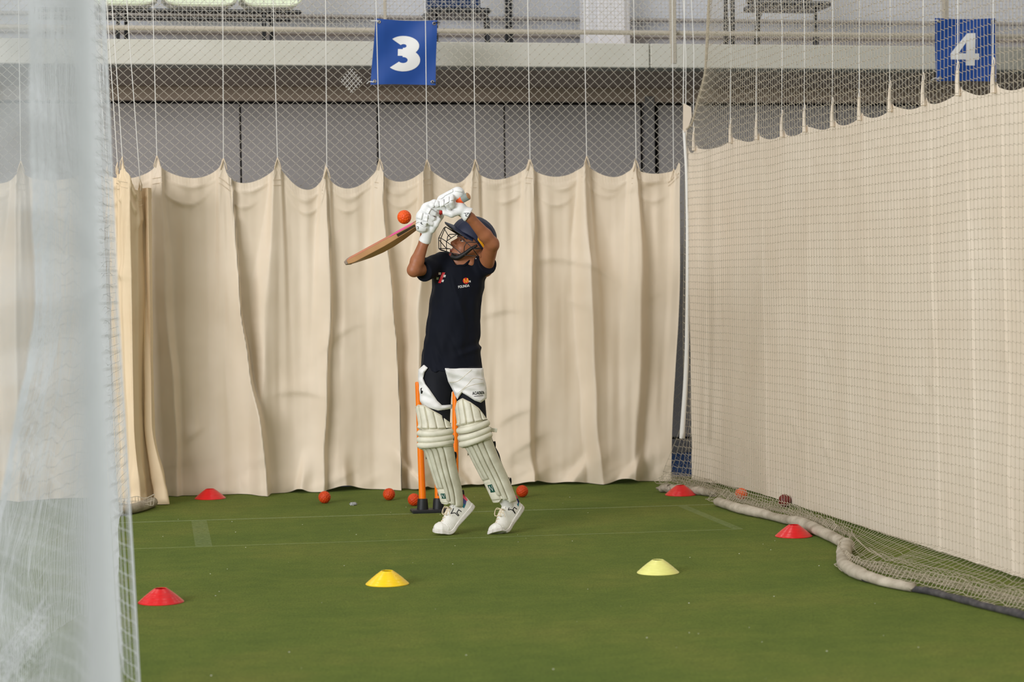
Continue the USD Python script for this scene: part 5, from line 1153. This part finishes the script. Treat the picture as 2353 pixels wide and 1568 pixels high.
# gloves
def g2_(x, y, w): return Q(900 + x / 7.838, 420 + y / 7.838, w)
def glove_top(P):
    ds = [cone_(P, g2_(930, 330, .225), g2_(1190, 200, .245), .034, .036), cone_(P, g2_(990, 470, .235), g2_(1230, 440, .25), .022, .028), cone_(P, g2_(1120, 420, .23), g2_(1260, 500, .245), .030, .028)]
    d = sunion(ds, .02)
    for a, b, c in (((835, 350, .245), (815, 400, .268), (850, 455, .262)), ((915, 330, .252), (905, 410, .283), (945, 480, .272)), ((1010, 300, .262), (990, 390, .296), (1030, 450, .282)), ((1090, 250, .272), (1070, 350, .306), (1090, 410, .292))):
        a, b, c = g2_(*a), g2_(*b), g2_(*c); d = smin(d, np.minimum(cone_(P, a, b, .0135, .0132), cone_(P, b, c, .0132, .0115)), .005)
        d = smin(d, cone_(P, c, c + (Q(*[900 + 1060 / 7.838, 420 + 500 / 7.838], .25) - c) * 0.35, .0112, .0095), .003)
    d = smin(d, sunion([cone_(P, g2_(1230, 520, .262), g2_(1080, 570, .275), .017, .016), cone_(P, g2_(1080, 570, .275), g2_(960, 545, .275), .016, .013)], .008), .010)
    n = (WR_L - g2_(1200, 500, .245)); n /= np.linalg.norm(n); c0 = g2_(1270, 500, .245)
    cf = cone_(P, c0, g2_(1375, 572, .245), .027, .039); cf = smax(cf, (P - g2_(1395, 585, .245)) @ n, .003)
    return smin(d, cf, .008)
gt = part('glove', glove_top, Q(1040, 470, .25) - [.13, .12, .11], Q(1040, 470, .25) + [.14, .12, .11], 0.0028, M_glove, man, label='white batting glove gripping the handle end')
def glove_low(P):
    d = sunion([cone_(P, g2_(770, 390, .195), g2_(650, 480, .20), .026, .034), cone_(P, g2_(650, 480, .20), g2_(570, 620, .205), .034, .036), cone_(P, g2_(570, 620, .205), g2_(565, 780, .20), .036, .036), cone_(P, g2_(565, 780, .20), g2_(640, 800, .185), .034, .030)], .012)
    d = smin(d, cone_(P, g2_(720, 800, .185), g2_(880, 600, .175), .022, .018), .012)
    for a, b, c in (((735, 430, .225), (800, 480, .220), (850, 530, .205)), ((700, 520, .236), (775, 560, .232), (835, 590, .215)), ((670, 610, .242), (745, 650, .238), (810, 665, .22)), ((650, 700, .240), (720, 740, .235), (775, 745, .215))):
        a, b, c = g2_(*a), g2_(*b), g2_(*c); d = smin(d, np.minimum(cone_(P, a, b, .0135, .012), cone_(P, b, c, .012, .010)), .005)
    d = smin(d, sunion([cone_(P, g2_(730, 850, .20), g2_(790, 760, .225), .017, .015), cone_(P, g2_(790, 760, .225), g2_(850, 670, .222), .015, .012)], .006), .008)
    n = WR_R - g2_(640, 860, .19); n /= np.linalg.norm(n)
    cf = cone_(P, g2_(645, 880, .185), g2_(600, 1040, .172), .029, .031); cf = smax(cf, (P - g2_(590, 1075, .17)) @ n, .003)
    return smin(d, cf, .006)
gl_ = part('glove', glove_low, Q(985, 510, .2) - [.11, .15, .11], Q(985, 510, .2) + [.12, .13, .11], 0.0028, M_glove, man, label='white batting glove with segmented padding on the lower hand')
def pads(f, g, polys, w, th=0.006):
    for po in polys:
        p2_ = [tuple(g2_(*q, w)[:2]) for q in po]
        lo, hi = np.min(p2_, 0) - .012, np.max(p2_, 0) + .012
        c = Polygon(p2_); cw_ = press(np.array([[c.centroid.x, c.centroid.y]]), f)[0, 2]
        def ff(P): return smax(np.abs(f(P) - th * .5) - th * .62, poly_sd(P[:, 0], P[:, 1], p2_) + 0.0012, 0.005)
        def ff2(P): return np.maximum(ff(P), cw_ - 0.05 - P[:, 2])
        obj('pad_segment', to_world(sdf_mesh(ff2, (*lo, cw_ - .06), (*hi, cw_ + .05), 0.0024)), M_glove, g, True)
pads(glove_low, gl_, [[(700, 322), (800, 300), (770, 455), (735, 462), (625, 398)], [(617, 402), (730, 468), (668, 578), (515, 505)], [(508, 515), (575, 545), (545, 680), (436, 640), (455, 590)], [(585, 550), (668, 586), (650, 715), (555, 690)],
                      [(425, 715), (505, 665), (645, 728), (635, 790), (600, 800), (480, 720), (425, 745)], [(425, 755), (475, 730), (600, 812), (640, 815), (620, 885), (560, 895), (440, 868)]], .23)
pads(glove_top, gt, [[(815, 300), (905, 215), (1105, 105), (1115, 170), (960, 245), (935, 275), (880, 300)], [(1115, 105), (1200, 88), (1290, 135), (1290, 185), (1130, 165)], [(790, 320), (850, 320), (862, 450), (800, 462)], [(865, 310), (945, 285), (952, 430), (880, 460)], [(952, 285), (1040, 240), (1050, 360), (950, 420)], [(1045, 235), (1120, 210), (1135, 330), (1060, 350)]], .26, 0.005)
mark('print', shapely.union_all([pxline([(900 + a / 7.838, 420 + b / 7.838) for a, b in q], .27, .0011) for q in ([(1300, 552), (1388, 548), (1330, 600)], [(1330, 560), (1335, 606), (1365, 612)])]), glove_top, M_ink, gt, fine=.004, label='black triangular mark on the cuff')
lt_ = letters('CHASE', 0, 0, 0, 3.2, 0, True, 12); o_ = Q(0, 0, 0); lt_ = shapely.affinity.rotate(shapely.affinity.translate(lt_, -o_[0], -o_[1]), 70, origin=(0, 0)); o_ = g2_(1395, 650, .27); lt_ = shapely.affinity.translate(lt_, o_[0], o_[1])
mark('lettering', lt_, glove_top, M_ink, gt, fine=.004)
mark('print', shapely.union_all([pxline([(900 + a / 7.838, 420 + b / 7.838) for a, b in q], .25, .0010) for q in ([(450, 790), (480, 795), (478, 830), (455, 828)], [(520, 715), (530, 745)], [(535, 710), (540, 750), (560, 750)])]), lambda P: np.minimum(glove_low(P) - .007, 9), M_ink, gl_, fine=.004)
# the ball in flight
bb = W(Q(929, 499, -0.06)); ball(bb, 'bright orange dimpled ball in the air beside the bat and gloves', M_orange)
